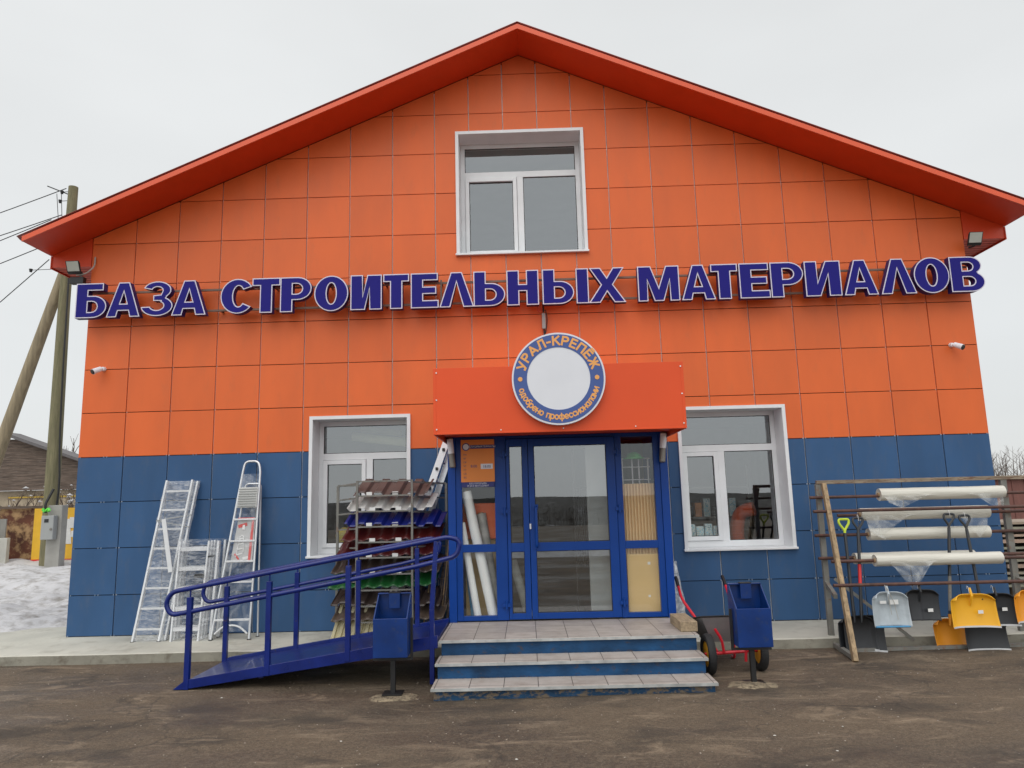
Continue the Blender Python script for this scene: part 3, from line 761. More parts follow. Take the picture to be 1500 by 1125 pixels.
def curve_mesh(cu, name, mats, parent, ymid, side=None, xf=None):
    tmp = bpy.data.objects.new('tmp', cu); COL.objects.link(tmp)
    dg = bpy.context.evaluated_depsgraph_get(); dg.update()
    me = bpy.data.meshes.new_from_object(tmp.evaluated_get(dg)); bpy.data.objects.remove(tmp); bpy.data.curves.remove(cu)
    off = origin_of(parent)
    Rm = Matrix(((1, 0, 0, -off.x), (0, 0, -1, ymid - off.y), (0, 1, 0, -off.z), (0, 0, 0, 1)))
    me.transform(Rm); me.materials.clear()
    for m in (mats if isinstance(mats, (list, tuple)) else [mats]): me.materials.append(m)
    for p in me.polygons:
        p.use_smooth = False
        p.material_index = 1 if (side and abs(p.normal.y) < .5) else 0
    me.name = name
    o = bpy.data.objects.new(name, me); COL.objects.link(o); o.parent = parent
    return o
sign = thing('sign_lettering', (0, -.15, 4.3), 'large blue letters reading БАЗА СТРОИТЕЛЬНЫХ МАТЕРИАЛОВ across the orange facade', 'sign')
TXT = 'БАЗАСТРОИТЕЛЬНЫХМАТЕРИАЛОВ'
XB = [(-6.098, -5.693), (-5.67, -5.23), (-5.199, -4.786), (-4.78, -4.329), (-4.114, -3.671), (-3.684, -3.324), (-3.301, -2.895), (-2.838, -2.397), (-2.346, -1.942), (-1.902, -1.571), (-1.529, -1.174), (-1.144, -0.697), (-0.681, -0.275), (-0.233, 0.177), (0.247, 0.848), (0.866, 1.345), (1.529, 2.066), (2.109, 2.543), (2.51, 2.848), (2.888, 3.271), (3.304, 3.723), (3.762, 4.22), (4.271, 4.703), (4.758, 5.208), (5.208, 5.656), (5.689, 6.119)]
H = .485; LZ = 4.328; LY = -.25
for ch, (a, b) in zip(TXT, XB):
    a -= .008; b += .012
    gl = glyph(ch, (b - a) / H)
    loops = []; ins = []
    for o, hs in gl:
        for lp in [o] + hs:
            lp = clean(lp); loops.append(lp); ins.append(inset(lp, .030))
    L_ = fill(loops, LY, LY + .10, a, LZ, H, 'letter', [M['letterrim'], M['letterside']], sign, side=True)
    fill(ins, LY - .004, LY - .001, a, LZ, H, 'letter_face', M['letterblue'], L_)
for z in (4.42, 4.715):
    MB().box(-6.0, 6.0, -.105, -.08, z - .014, z + .014).build('rail', M['signrail'], sign)
for k in range(16):
    x = -5.7 + k * .76
    for z in (4.42, 4.715): MB().box(x - .012, x + .012, -.08, -.001, z - .012, z + .012).build('bracket', M['signrail'], sign)
for x in (-2.36, -1.14, 3.93, 4.0): MB().box(x - .012, x + .012, -.13, -.106, 4.38, 4.75).build('bracket', M['signrail'], sign)

# ------------------------------------------------------------------ round logo disc
DX, DZ, DR = .315, 2.985, .487
disc = thing('round_sign', (DX, CY - .06, DZ - DR), 'round blue and white shop sign fixed to the front of the orange canopy', 'sign')
def ring(r0, r1, yf, yb, m, name, parent, n=72):
    o = [(math.cos(2 * PI * i / n) * r1, math.sin(2 * PI * i / n) * r1) for i in range(n)]
    lp = [o] + ([[(math.cos(-2 * PI * i / n) * r0, math.sin(-2 * PI * i / n) * r0) for i in range(n)]] if r0 else [])
    return fill(lp, yf, yb, DX, DZ, 1, name, m, parent)
ring(0, DR, CY - .075, CY - .004, [M['discwhite'], M['letterside']], 'disc_box', disc)
dp = ring(.330, DR - .018, CY - .0785, CY - .0755, M['discblue'], 'blue_ring', disc)
def oval(cx, cy, rx, ry, a0=0, a1=360, n=16): return ell(cx, cy, rx, ry, a0, a1, n)
# stroke lettering: (advance width, [polylines]) on a cap / x height of 1
ST = {'У': (.80, [[(0, 1), (.42, .36)], [(.8, 1), (.42, .22), (.28, .0), (.06, .02)]]),
      'Р': (.70, [[(0, 0), (0, 1)], [(0, 1), (.36, 1)] + ell(.38, .74, .30, .26, 90, -90, 8) + [(0, .48)]]),
      'А': (.86, [[(0, 0), (.43, 1), (.86, 0)], [(.18, .27), (.68, .27)]]),
      'Л': (.80, [[(0, .02), (.12, .08), (.22, 1), (.78, 1), (.78, 0)]]),
      '-': (.34, [[(0, .42), (.34, .42)]]),
      'К': (.74, [[(0, 0), (0, 1)], [(.70, 1), (.08, .52)], [(.22, .62), (.74, 0)]]),
      'Е': (.62, [[(.62, 1), (0, 1), (0, 0), (.62, 0)], [(0, .52), (.56, .52)]]),
      'П': (.76, [[(0, 0), (0, 1), (.76, 1), (.76, 0)]]),
      'Ё': (.62, [[(.62, 1), (0, 1), (0, 0), (.62, 0)], [(0, .52), (.56, .52)], [(.12, 1.30), (.20, 1.30)], [(.42, 1.30), (.50, 1.30)]]),
      'Ж': (1.1, [[(.55, 0), (.55, 1)], [(.04, 1), (.42, .52), (0, 0)], [(1.06, 1), (.68, .52), (1.1, 0)], [(.40, .52), (.70, .52)]]),
      'о': (.80, [oval(.40, .5, .40, .5)]), 'с': (.72, [oval(.42, .5, .42, .5, 45, 315)]),
      'е': (.80, [oval(.40, .5, .40, .5, 0, 310), [(.02, .50), (.78, .50)]]),
      'д': (.92, [[(0, -.22), (0, 0), (.92, 0), (.92, -.22)], [(.14, .0), (.26, 1), (.76, 1), (.76, 0)]]),
      'б': (.82, [oval(.41, .42, .40, .42), [(.01, .42), (.06, 1.0), (.30, 1.34), (.76, 1.44)]]),
      'р': (.80, [oval(.40, .5, .40, .5), [(0, 1), (0, -.42)]]),
      'н': (.72, [[(0, 0), (0, 1)], [(.72, 0), (.72, 1)], [(0, .5), (.72, .5)]]),
      'п': (.72, [[(0, 0), (0, 1), (.72, 1), (.72, 0)]]),
      'ф': (1.12, [oval(.30, .5, .30, .46), oval(.82, .5, .30, .46), [(.56, 1.35), (.56, -.42)]]),
      'и': (.76, [[(0, 1), (0, 0), (.76, 1), (.76, 0)]]),
      'а': (.80, [oval(.38, .5, .38, .5), [(.78, 1), (.78, 0)]]),
      'л': (.78, [[(0, .02), (.12, .1), (.22, 1), (.76, 1), (.76, 0)]]),
      'м': (.96, [[(0, 0), (.06, 1), (.48, .2), (.90, 1), (.96, 0)]])}
def arc_text(txt, r, a_mid, span, hgt, bottom, wd_, parent, name):
    """letters cut as flat strokes set round a circle"""
    W = [ST[c_][0] * hgt if c_ != ' ' else hgt * .45 for c_ in txt]; arc = math.radians(span) * r
    gap = (arc - sum(W)) / (len(txt) - 1); cur = -arc / 2; q = MB(); k = 0
    for chh, w_ in zip(txt, W):
        c0 = cur; cur += w_ + gap
        if chh == ' ': continue
        mid = c0 + w_ / 2; th = math.radians(a_mid) + (mid / r if bottom else -mid / r)
        rot = th - PI / 2 if not bottom else th + PI / 2; co_r, si_r = math.cos(rot), math.sin(rot)
        def P(x, z): return (DX + math.cos(th) * r + x * co_r - z * si_r, DZ + math.sin(th) * r + x * si_r + z * co_r)
        for line in ST[chh][1]:
            pts = [P(x * hgt - w_ / 2, z * hgt) for x, z in line]
            for a, b in zip(pts[:-1], pts[1:]):
                a, b = Vector(a), Vector(b); d = (b - a)
                if d.length < 1e-6: continue
                d.normalize(); n_ = Vector((-d.y, d.x)) * wd_ / 2; e_ = d * wd_ * (.5 if len(pts) == 2 else .42); y = CY - .0795 - .00006 * (k % 24); k += 1
                c4 = [a - e_ - n_, b + e_ - n_, b + e_ + n_, a - e_ + n_]
                q.add([(v.x, y, v.y) for v in c4] + [(v.x, CY - .0786, v.y) for v in c4], [(0, 1, 2, 3), (0, 4, 5, 1), (1, 5, 6, 2), (2, 6, 7, 3), (3, 7, 4, 0)])
    return q.build(name, M['disctext'], parent)
arc_text('УРАЛ-КРЕПЁЖ', .360, 90, 150, .084, False, .021, disc, 'lettering')
arc_text('одобрено профессионалами', .428, 270, 150, .043, True, .0125, disc, 'lettering')
for a in (180, 0):
    q = MB(); xx, zz_ = DX + math.cos(math.radians(a)) * .40, DZ + math.sin(math.radians(a)) * .40
    q.tube([(xx, CY - .0825, zz_), (xx, CY - .0788, zz_)], .024, 20); q.build('dot', M['disctext'], disc)
# power supply and cable above the disc
ps = thing('power_supply', (.25, -.05, 4.0), 'small grey power supply box hanging on a cable below the letters', 'power supply')
MB().box(.225, .275, -.06, -.02, 4.04, 4.26).build('housing', M['greybox'], ps, bevel=.006)
MB().tube(bend([(.24, -.2, 4.36), (.25, -.06, 4.33), (.25, -.05, 4.27)], .03), .012, 8).build('cable', M['cable'], ps, smooth=True)
MB().tube(bend([(.25, -.04, 4.04), (.26, -.05, 3.96), (.24, -.4, 3.75), (.26, -1.7, 3.2), (.27, -2.14, 3.3)], .05), .011, 8).build('cable', M['cable'], ps, smooth=True)
MB().tube(bend([(.275, -.07, 4.30), (.30, -.06, 4.18), (.27, -.06, 3.98)], .06), .007, 8).build('cable', M['cable'], ps, smooth=True)
MB().tube([(.20 + .03 * math.cos(a), -.05, 4.31 + .03 * math.sin(a)) for a in [k * PI / 6 for k in range(13)]], .006, 6).build('cable', mat('red_cable', (.5, .05, .03), .5), ps, smooth=True)

# ------------------------------------------------------------------ floodlights and cctv
def flood(x, z, s, lab, driver):
    t = thing('floodlight', (x, -.05, z), lab, 'floodlight', 'facade floodlights')
    rx = math.radians(-24); c_, s_ = math.cos(rx), math.sin(rx)
    def T(p): 
        X, Y, Z = p; X2 = X + s * .12 * Z * 0; return (x + X - s * .18 * Z * -1 * 0 + s * .10 * (Y), -.19 + Y * c_ - Z * s_ * -1, z + Y * -s_ * -1 + Z * c_)
    b = MB(); b.box(-.095, .095, -.02, .025, -.080, .080); b.v = [T(v) for v in b.v]; bo = b.build('housing', M['black'], t, bevel=.006)
    l = MB(); l.box(-.082, .082, -.024, -.021, -.067, .067); l.v = [T(v) for v in l.v]; l.build('lens', M['floodglass'], bo)
    MB().tube(bend([(x + .06, -.17, z - .02), (x + .06, -.06, z - .06), (x + .02 * s, .0, z - .06)], .02), .012, 8).build('bracket', M['black'], t, smooth=True)
    if driver:
        MB().box(x - .10, x + .09, -.10, -.02, z - .20, z - .105).build('driver', M['black'], t, bevel=.005)
        MB().tube(bend([(x + .0, -.12, z - .09), (x + .12, -.10, z - .07), (x + .20, -.03, z + .06), (x + .19, -.02, z + .2)], .08), .010, 8).build('cable', M['cablegrey'], t, smooth=True)
flood(-6.21, 5.07, -1, 'black floodlight with cable and driver under the left eave', True)
flood(6.11, 5.08, 1, 'black floodlight under the right eave', False)
def cctv(x, z, s, lab):
    t = thing('security_camera', (x, 0, z), lab, 'security camera', 'facade security cameras')
    MB().tube([(x, -.003, z + .02), (x, -.04, z + .02)], [.032, .026], 14).build('mount', M['lampwhite'], t, smooth=True)
    MB().tube([(x, -.04, z + .02), (x + s * .02, -.09, z + .005)], .012, 8).build('arm', M['lampwhite'], t, smooth=True)
    a, b = Vector((x + s * .0, -.08, z + .01)), Vector((x + s * .055, -.17, z - .045))
    MB().tube([a, b], [.034, .040], 16).build('camera_body', M['lampwhite'], t, smooth=True)
    MB().tube([b, b + (b - a).normalized() * .012], [.037, .030], 14).build('lens', M['black'], t, smooth=True)
cctv(-5.80, 3.645, -1, 'small white security camera near the left wall corner')
cctv(5.72, 3.64, 1, 'small white security camera near the right wall corner')

# ------------------------------------------------------------------ poster on the left side light
po = thing('opening_hours_poster', (-.61, PY - .01, 1.9), 'orange opening hours poster on the left side light of the porch', 'poster')
MB().box(-.805, -.415, PY - .022, PY - .016, 1.965, 2.455).build('sheet', M['poster'], po)
MB().box(-.80, -.42, PY - .022, PY - .016, 1.905, 1.963).build('blue_strip', M['posterblue'], po)
MB().box(-.695, -.417, PY - .0245, PY - .0225, 2.350, 2.392).build('title_band', M['posterblue'], po)
def poster_disc(r, y, m):
    q = MB(); q.tube([(-.745, y, 2.372), (-.745, y + .002, 2.372)], r, 24); return q.build('emblem', m, po)
poster_disc(.045, PY - .0245, M['posterblue']); poster_disc(.034, PY - .027, M['discwhite'])
def text(txt, x, z, size, y, m, parent, name='lettering', weight=0, ax='LEFT'):
    cu = bpy.data.curves.new(name, 'FONT'); cu.body = txt; cu.size = size; cu.offset = 0; cu.extrude = .0004; cu.align_x = ax
    tmp = bpy.data.objects.new('tmp', cu); COL.objects.link(tmp)
    dg = bpy.context.evaluated_depsgraph_get(); dg.update()
    me = bpy.data.meshes.new_from_object(tmp.evaluated_get(dg)); bpy.data.objects.remove(tmp); bpy.data.curves.remove(cu)
    off = origin_of(parent)
    me.transform(Matrix(((1, 0, 0, x - off.x), (0, 0, -1, y - off.y), (0, 1, 0, z - off.z), (0, 0, 0, 1)))); me.materials.clear(); me.materials.append(m); me.name = name
    o = bpy.data.objects.new(name, me); COL.objects.link(o); o.parent = parent; return o
text('СТРОЙМАТЕРИАЛЫ', -.555, 2.362, .031, PY - .026, M['discwhite'], po, weight=.0006, ax='CENTER')
for k, dname in enumerate(('ПН', 'ВТ', 'СР', 'ЧТ', 'ПТ', 'СБ', 'ВС')):
    text(dname, -.757, 2.272 - k * .044, .026, PY - .0235, M['posterblue'], po, weight=.0006, ax='CENTER')
text('8:00', -.655, 2.132, .044, PY - .0235, M['posterblue'], po, weight=.0008, ax='CENTER')
MB().box(-.575, -.435, PY - .0245, PY - .0225, 2.112, 2.172).build('hours_box', M['discwhite'], po)
text('18:00', -.505, 2.126, .042, PY - .026, M['posterblue'], po, weight=.0008, ax='CENTER')
text('БЕЗ ПЕРЕРЫВА', -.61, 1.938, .027, PY - .0235, M['discwhite'], po, weight=.0006, ax='CENTER')
text('И БЕЗ ВЫХОДНЫХ', -.61, 1.911, .027, PY - .0235, M['discwhite'], po, weight=.0006, ax='CENTER')

# ------------------------------------------------------------------ goods inside the porch, seen through the glass
def roll_in(a, b, r, m, lab, grp='rolls leaning inside the porch'):
    t = thing('plastic_roll', a, lab, 'roll', grp)
    a, b = Vector(a), Vector(b)
    MB().tube([a, b], r, 18).build('film', m, t, smooth=True)
    d_ = (b - a).normalized(); MB().tube([b, b + d_ * .012], r * .5, 14).build('core', M['kraft'], t)
pw = mat('porch_roll_white', (.86, .88, .88), .4, var=.04); pg = mat('porch_roll_grey', (.42, .42, .40), .6, var=.3, scale=8)
roll_in((-.46, -1.085, .41), (-.76, -1.085, 1.86), .058, pw, 'thick white roll leaning behind the left side light')
roll_in((-.64, -1.09, .41), (-.82, -1.09, 1.50), .042, pw, 'thinner white roll behind the left side light')
roll_in((-.42, -.96, .41), (-.60, -.96, 1.60), .06, pg, 'grey marbled roll behind the white rolls in the porch')
roll_in((-.70, -1.0, .41), (-.78, -1.0, 1.18), .03, mat('blue_film_roll', (.08, .3, .5), .4), 'narrow blue roll at the foot of the left side light')
roll_in((-.06, -.95, .41), (-.24, -.93, 1.05), .05, pg, 'grey roll behind the narrow door leaf')
ob = thing('orange_crate', (-.5, -.45, .41), 'orange box standing high behind the leaning rolls in the porch', 'crate')
bb = MB(); bb.box(-.82, -.40, -.94, -.6, 1.3, 1.72); bb.build('box', mat('orange_crate', (.75, .14, .04), .5), ob, bevel=.01)
bb = MB(); bb.box(-.80, -.44, -.88, -.62, .41, 1.295); bb.build('stack', M['beige2'], ob, bevel=.01)
sh = thing('corrugated_sheet', (1.25, -1.05, .4), 'tall beige ribbed sheet standing behind the right side light', 'sheet')
def ribs(u, v): return (1.02 + .50 * u, -1.105 + .012 * (1 if (u * 14) % 1 > .45 else -1), .41 + 1.49 * v)
MB().grid(112, 1, ribs).build('sheet', M['beige'], sh, solid=.002)
sh2 = thing('beige_board', (1.25, -1.12, .4), 'plain tan board leaning in the lower right side light', 'board')
q = MB(); q.box(1.075, 1.49, -1.135, -1.12, .41, 1.10); q.build('board', M['beige2'], sh2, bevel=.002)
q = MB(); q.box(1.31, 1.34, -1.1375, -1.1355, .98, 1.01); q.box(1.30, 1.325, -1.1375, -1.1355, .62, .645); q.build('sticker', M['stickw'], sh2)
hm = thing('hard_hat', (1.2, -.8, 2.0), 'green round hat hanging in the top of the right side light', 'hat')
def dome(u, v):
    a = 2 * PI * u; e = PI / 2 * v; r = .085; return (1.23 + r * 1.15 * math.cos(a) * math.cos(e), -1.03 + r * math.sin(a) * math.cos(e), 2.20 + r * .9 * math.sin(e))
MB().grid(24, 8, dome).build('shell', mat('green_plastic', (.03, .42, .06), .35), hm, smooth=True)
MB().tube([(1.23 + .12 * math.cos(a), -1.03 + .1 * math.sin(a), 2.2) for a in [2 * PI * k / 20 for k in range(21)]], .008, 6).build('brim', bpy.data.materials['green_plastic'], hm, smooth=True)
dsst = thing('display_rack', (1.25, -.7, .4), 'white tube display rack inside the right of the porch', 'rack')
for x in (1.10, 1.22, 1.30, 1.41): MB().tube([(x, -.92, .41), (x, -.92, 2.2)], .009, 8).build('upright', M['lampwhite'], dsst, smooth=True)
for z in (1.95, 2.1, 2.2): MB().tube([(1.08, -.93, z), (1.43, -.93, z)], .006, 8).build('crossbar', M['lampwhite'], dsst, smooth=True)
wr = thing('wire_stand', (.62, -.9, .4), 'black wire stand with close upright rods behind the wide door leaf', 'stand')
for k in range(9): MB().tube([(.53 + .03 * k, -.93 + .02 * math.sin(k * 2.3), .95 + .02 * (k % 3)), (.53 + .03 * k, -.93, 1.86)], .006, 6).build('rod', M['black'], wr, smooth=True)
for z in (1.0, 1.86, 2.33): MB().tube([(.51, -.95, z), (.86, -.95, z + .02)], .007, 6).build('crossbar', M['black'], wr, smooth=True)
MB().tube([(.51, -.95, .41), (.51, -.95, 2.33)], .008, 6).build('post', M['black'], wr, smooth=True)
cb = thing('pale_panel', (.84, -.6, .4), 'tall pale grey panel standing behind the right of the door', 'panel')
MB().box(.66, .92, -.98, -.90, .41, 2.40).build('panel', mat('grey_panel', (.42, .42, .42), .6), cb, bevel=.004)
# goods behind the shop windows
wb = mat('carton_blue_white', (.35, .66, .82), .6, var=.5, scale=18, col2=(.85, .86, .86), mix=(.45, .5))
for k in range(4):
    x = 2.14 + k * .115
    o = MB().box(x, x + .10, .46, .53, 1.13, 1.36 - .03 * (k % 2)).build('carton', wb, bevel=.003)
    tag(o, ['leftmost blue carton on the sill inside the right window', 'second blue carton on the sill inside the right window', 'third blue carton on the sill inside the right window', 'blue carton nearest the mullion inside the right window'][k], 'carton', 'cartons on the window sill')
orn = thing('orange_machine', (3.0, 1.0, .32), 'orange machine with a hood standing inside the right window', 'machine')
q = MB(); q.tube(bend([(3.0, 1.15, .8), (3.0, 1.15, 1.30), (3.05, 1.1, 1.50), (3.22, 1.0, 1.54)], .10), .10, 14); q.build('body', mat('orange_shell', (.75, .10, .03), .4), orn, smooth=True)
MB().box(2.82, 3.18, .85, 1.15, .33, .85).build('base', M['black'], orn, bevel=.02)
shf = thing('shelving_unit', (3.0, 1.6, .32), 'grey metal shelving inside the right window', 'shelf')
for x in (2.3, 3.3): MB().box(x, x + .03, 1.5, 1.53, .32, 2.2).build('upright', M['greysteel'], shf)
for z in (.9, 1.4, 1.85): MB().box(2.3, 3.33, 1.5, 1.95, z, z + .03).build('shelf', M['greysteel'], shf)
for k in range(7):
    x = 2.38 + k * .13; MB().box(x, x + .1, 1.58, 1.8, 1.431, 1.58 + .06 * (k % 3)).build('stock', [M['black'], M['poster'], wb][k % 3], shf)
yb_ = thing('yellow_sack', (-2.6, .75, .95), 'small yellow sack in the low corner of the left window', 'sack')
def sack(u, v):
    a = 2 * PI * u; e = PI * (v - .5); k = 1 + .18 * noise.noise(Vector((math.cos(a) * 2, math.sin(a) * 2, v * 4)))
    return (-2.62 + .12 * k * math.cos(a) * math.cos(e), .62 + .10 * k * math.sin(a) * math.cos(e), 1.28 + .15 * k * math.sin(e))
MB().grid(20, 12, sack).build('sack', mat('yellow_film', (.65, .45, .05), .5, var=.3, scale=20), yb_, smooth=True)
tb = thing('display_table', (-2.3, .8, .32), 'counter inside the left window', 'table')
MB().box(-2.9, -1.6, .45, 1.1, 1.08, 1.13).build('top', M['interior'], tb); 
for x in (-2.85, -1.67): MB().box(x, x + .05, .5, 1.05, .32, 1.079).build('leg', M['greysteel'], tb)
tb2 = thing('pale_yellow_rolls', (-2.2, 1.1, 2.55), 'pale yellow fibreglass rolls high inside the left window', 'goods')  # rolls of pale yellow goods high inside the window, no lamp here
q = MB(); q.tube([(-2.6, 1.0, 2.74), (-1.7, 1.0, 2.62)], .07, 12); q.tube([(-2.5, 1.15, 2.86), (-1.9, 1.1, 2.78)], .05, 12); q.build('rolls', mat('pale_yellow', (.62, .58, .34), .6), tb2, smooth=True)

# ------------------------------------------------------------------ ladders at the left of the facade
lad = thing('wrapped_ladder', (-4.8, -.3, .13), 'tall aluminium ladder wrapped in film leaning furthest left on the blue wall', 'ladder', 'ladders leaning on the blue wall')
def lerp(a, b, t): return Vector(a).lerp(Vector(b), t)
A0, A1 = (-4.99, -.38, .125), (-4.81, -.07, 2.12); B0, B1 = (-4.66, -.38, .125), (-4.47, -.07, 2.12); C0, C1 = (-4.605, -.33, .13), (-4.41, -.045, 2.10)
for a, b in ((A0, A1), (B0, B1), (C0, C1)):
    MB().beam(a, b, .024, .055, up=(0, 1, 0)).build('stile', M['aluwhite'], lad, bevel=.003)
for k in range(8):
    t = .075 + k * .122
    MB().beam(lerp(A0, A1, t), lerp(B0, B1, t), .028, .024).build('rung', M['aluwhite'], lad)
MB().beam((-4.72, -.30, 1.62), (-4.58, -.34, .96), .055, .015, up=(0, 1, 0)).build('spare_bar', M['aluwhite'], lad, bevel=.002)
for a in (A0, B0, C0): MB().box(a[0] - .02, a[0] + .02, a[1] - .03, a[1] + .03, .112, .135).build('foot', M['black'], lad)
s_ = MB(); s_.beam(lerp(A0, A1, .74) + Vector((-.02, -.035, 0)), lerp(C0, C1, .78) + Vector((.02, -.035, 0)), .004, .012); s_.beam(lerp(A0, A1, .74) + Vector((-.02, -.035, 0)), lerp(C0, C1, .70) + Vector((.02, -.035, 0)), .004, .012)
s_.build('strap', M['greybox'], lad)
def wrap(name, P, parent, m, off=.05, amp=.012, nu=14, nv=50, back=.05):
    """closed sleeve of film round a leaning frame; P = bottom-left, top-left, bottom-right, top-right"""
    bl, tl, br_, tr_ = [Vector(p) for p in P]
    w_ = MB()
    def fn(u, v):
        a = 2 * PI * u; l = bl.lerp(tl, v); r_ = br_.lerp(tr_, v); c_ = (l + r_) / 2; hw = (r_ - l).length / 2 + .022
        ca, sa = math.cos(a), math.sin(a); sx = math.copysign(abs(ca) ** .35, ca); sy = math.copysign(abs(sa) ** .35, sa)
        n_ = noise.noise(Vector((ca * 2.2, sa * 2 + v * 9, v * 14 + bl.x))) * amp + noise.noise(Vector((ca * 6, v * 40, sa * 5 + bl.x))) * amp * .5
        return (c_.x + sx * (hw + n_), c_.y + sy * (off + n_ * .8), c_.z)
    w_.grid(nu * 3, nv, fn)
    return w_.build(name, m, parent, smooth=True)
wrap('stretch_film', (A0, A1, C0, C1), lad, M['film'])

l2 = thing('folded_ladder', (-4.3, -.35, .13), 'short folded multi-part ladder in film standing between the two tall ladders', 'ladder', 'ladders leaning on the blue wall')
F = [(-4.50, -.40, .125), (-4.50, -.26, 1.33), (-4.16, -.40, .125), (-4.13, -.26, 1.33)]
for dy in (0, .09, .18):
    for a, b in ((F[0], F[1]), (F[2], F[3])):
        MB().beam(Vector(a) + Vector((0, dy, 0)), Vector(b) + Vector((0, dy, 0)), .022, .06, up=(0, 1, 0)).build('stile', M['aluwhite'], l2, bevel=.003)
    for k in range(5):
        t = .12 + .2 * k
        MB().beam(lerp(F[0], F[1], t) + Vector((0, dy, 0)), lerp(F[2], F[3], t) + Vector((0, dy, 0)), .03, .045).build('rung', M['aluwhite'], l2)
for k in range(4): MB().tube([(-4.10, -.36 + .05 * k, 1.14), (-4.085, -.36 + .05 * k, 1.14)], .012, 8).build('bolt', M['black'], l2)
MB().box(-4.27, -4.15, -.36, -.30, .88, .93).build('hinge', M['black'], l2, bevel=.008)
for y_ in (-.33, -.12):
    MB().beam((-4.04, y_, .125), (-4.02, y_ + .1, 1.33), .03, .06, up=(0, 1, 0)).build('side_frame', M['aluwhite'], l2, bevel=.003)
wrap('stretch_film', ((-4.52, -.25, .12), (-4.52, -.14, 1.36), (-4.0, -.25, .12), (-3.99, -.14, 1.36)), l2, M['film'], off=.18, amp=.02, nv=30)

l3 = thing('step_ladder', (-3.72, -.35, .13), 'silver step ladder with round top hoop and a picture label', 'ladder', 'ladders leaning on the blue wall')
BL, TL, BR, TR = (-4.01, -.40, .125), (-3.795, -.09, 2.22), (-3.53, -.40, .125), (-3.565, -.09, 2.22)
MB().tube(bend([BL, TL, (-3.775, -.07, 2.345), (-3.60, -.07, 2.345), TR, BR], .06, 6), .016, 10).build('frame', M['alu'], l3, smooth=True)
MB().tube(bend([(-3.99, -.22, .125), (-3.77, -.045, 2.05), (-3.57, -.045, 2.05), (-3.49, -.22, .125)], .05, 6), .013, 8).build('rear_frame', M['alu'], l3, smooth=True)
for t in (.115, .33, .45, .57, .70):
    a, b = lerp(BL, TL, t), lerp(BR, TR, t); MB().beam(a, b, .05, .022).build('step', M['aluwhite'], l3, bevel=.002)
pf = MB(); a, b = lerp(BL, TL, .80), lerp(BR, TR, .80)
pf.add([(a.x + .005, a.y - .03, 1.74), (b.x - .01, b.y - .03, 1.74), (b.x - .01, b.y + .01, 2.0), (a.x + .03, a.y + .01, 2.0)], [(0, 1, 2, 3)])
pf.build('platform', mat('ribbed_platform', (.55, .55, .53), .5, var=.1), l3, solid=.02)
q = MB()
for k in range(8):
    t = k / 7.0; y_ = a.y - .045 + .038 * t; z_ = 1.76 + .22 * t; q.box(a.x + .025, b.x - .02, y_ - .004, y_, z_ - .006, z_ + .006)
q.build('platform_ribs', M['greybox'], l3)
# picture label: grey card with red tools and a tiny ladder drawn on it
cd = MB(); cd.add([(-3.855, -.258, 1.05), (-3.575, -.258, 1.05), (-3.58, -.175, 1.61), (-3.80, -.175, 1.61)], [(0, 1, 2, 3)])
cdo = cd.build('picture_label', mat('label_card', (.42, .42, .41), .5), l3, solid=.004)
def LP(x, z): return (x, -.258 + (z - 1.05) * .083 / .56 - .006, z)
q = MB()
q.beam(LP(-3.80, 1.60), LP(-3.585, 1.60), .006, .025); q.beam(LP(-3.605, 1.60), LP(-3.615, 1.08), .006, .03, up=(1, 0, 0))
q.beam(LP(-3.79, 1.50), LP(-3.68, 1.53), .006, .04); q.beam(LP(-3.75, 1.09), LP(-3.81, 1.16), .006, .02)
q.build('red_print', mat('red_print', (.62, .06, .05), .5), cdo)
q = MB(); q.tube(bend([LP(-3.79, 1.12), LP(-3.755, 1.38), LP(-3.71, 1.38), LP(-3.70, 1.18)], .02), .005, 6)
for k in range(4): q.beam(LP(-3.785 + .01 * k, 1.15 + .065 * k), LP(-3.71 + .002 * k, 1.16 + .065 * k), .006, .016)
q.beam(LP(-3.70, 1.10), LP(-3.63, 1.115), .006, .03); q.beam(LP(-3.72, 1.46), LP(-3.72, 1.52), .006, .03, up=(1, 0, 0)); q.build('white_print', M['stickw'], cdo)
for p in (BL, BR, (-3.99, -.22, .125), (-3.49, -.22, .125)): MB().box(p[0] - .02, p[0] + .02, p[1] - .02, p[1] + .02, .11, .14).build('foot', M['black'], l3)
MB().tube(bend([(-3.97, -.39, .2), (-3.86, -.38, .30), (-3.68, -.38, .30), (-3.56, -.39, .2)], .12), .012, 8).build('bottom_brace', M['aluwhite'], l3, smooth=True)
def lf(u, v):
    x = -3.96 + .40 * u + .04 * (v - .5) * (1 - 2 * u); return (x, -.41 + .02 * noise.noise(Vector((u * 4, v * 5, 0))) + .3 * (v * .9 + .05) * .33, .22 + 1.9 * v)
def lf2(u, v):
    l, r_ = lerp(BL, TL, .05 + .93 * v), lerp(BR, TR, .05 + .93 * v); p = l.lerp(r_, u); n_ = .012 * noise.noise(Vector((u * 5, v * 18, 0)))
    return (p.x, p.y - .025 + n_, p.z)
MB().grid(16, 60, lf2).build('stretch_film', mat_film('thin_film', .13, scale=6), l3, smooth=True)

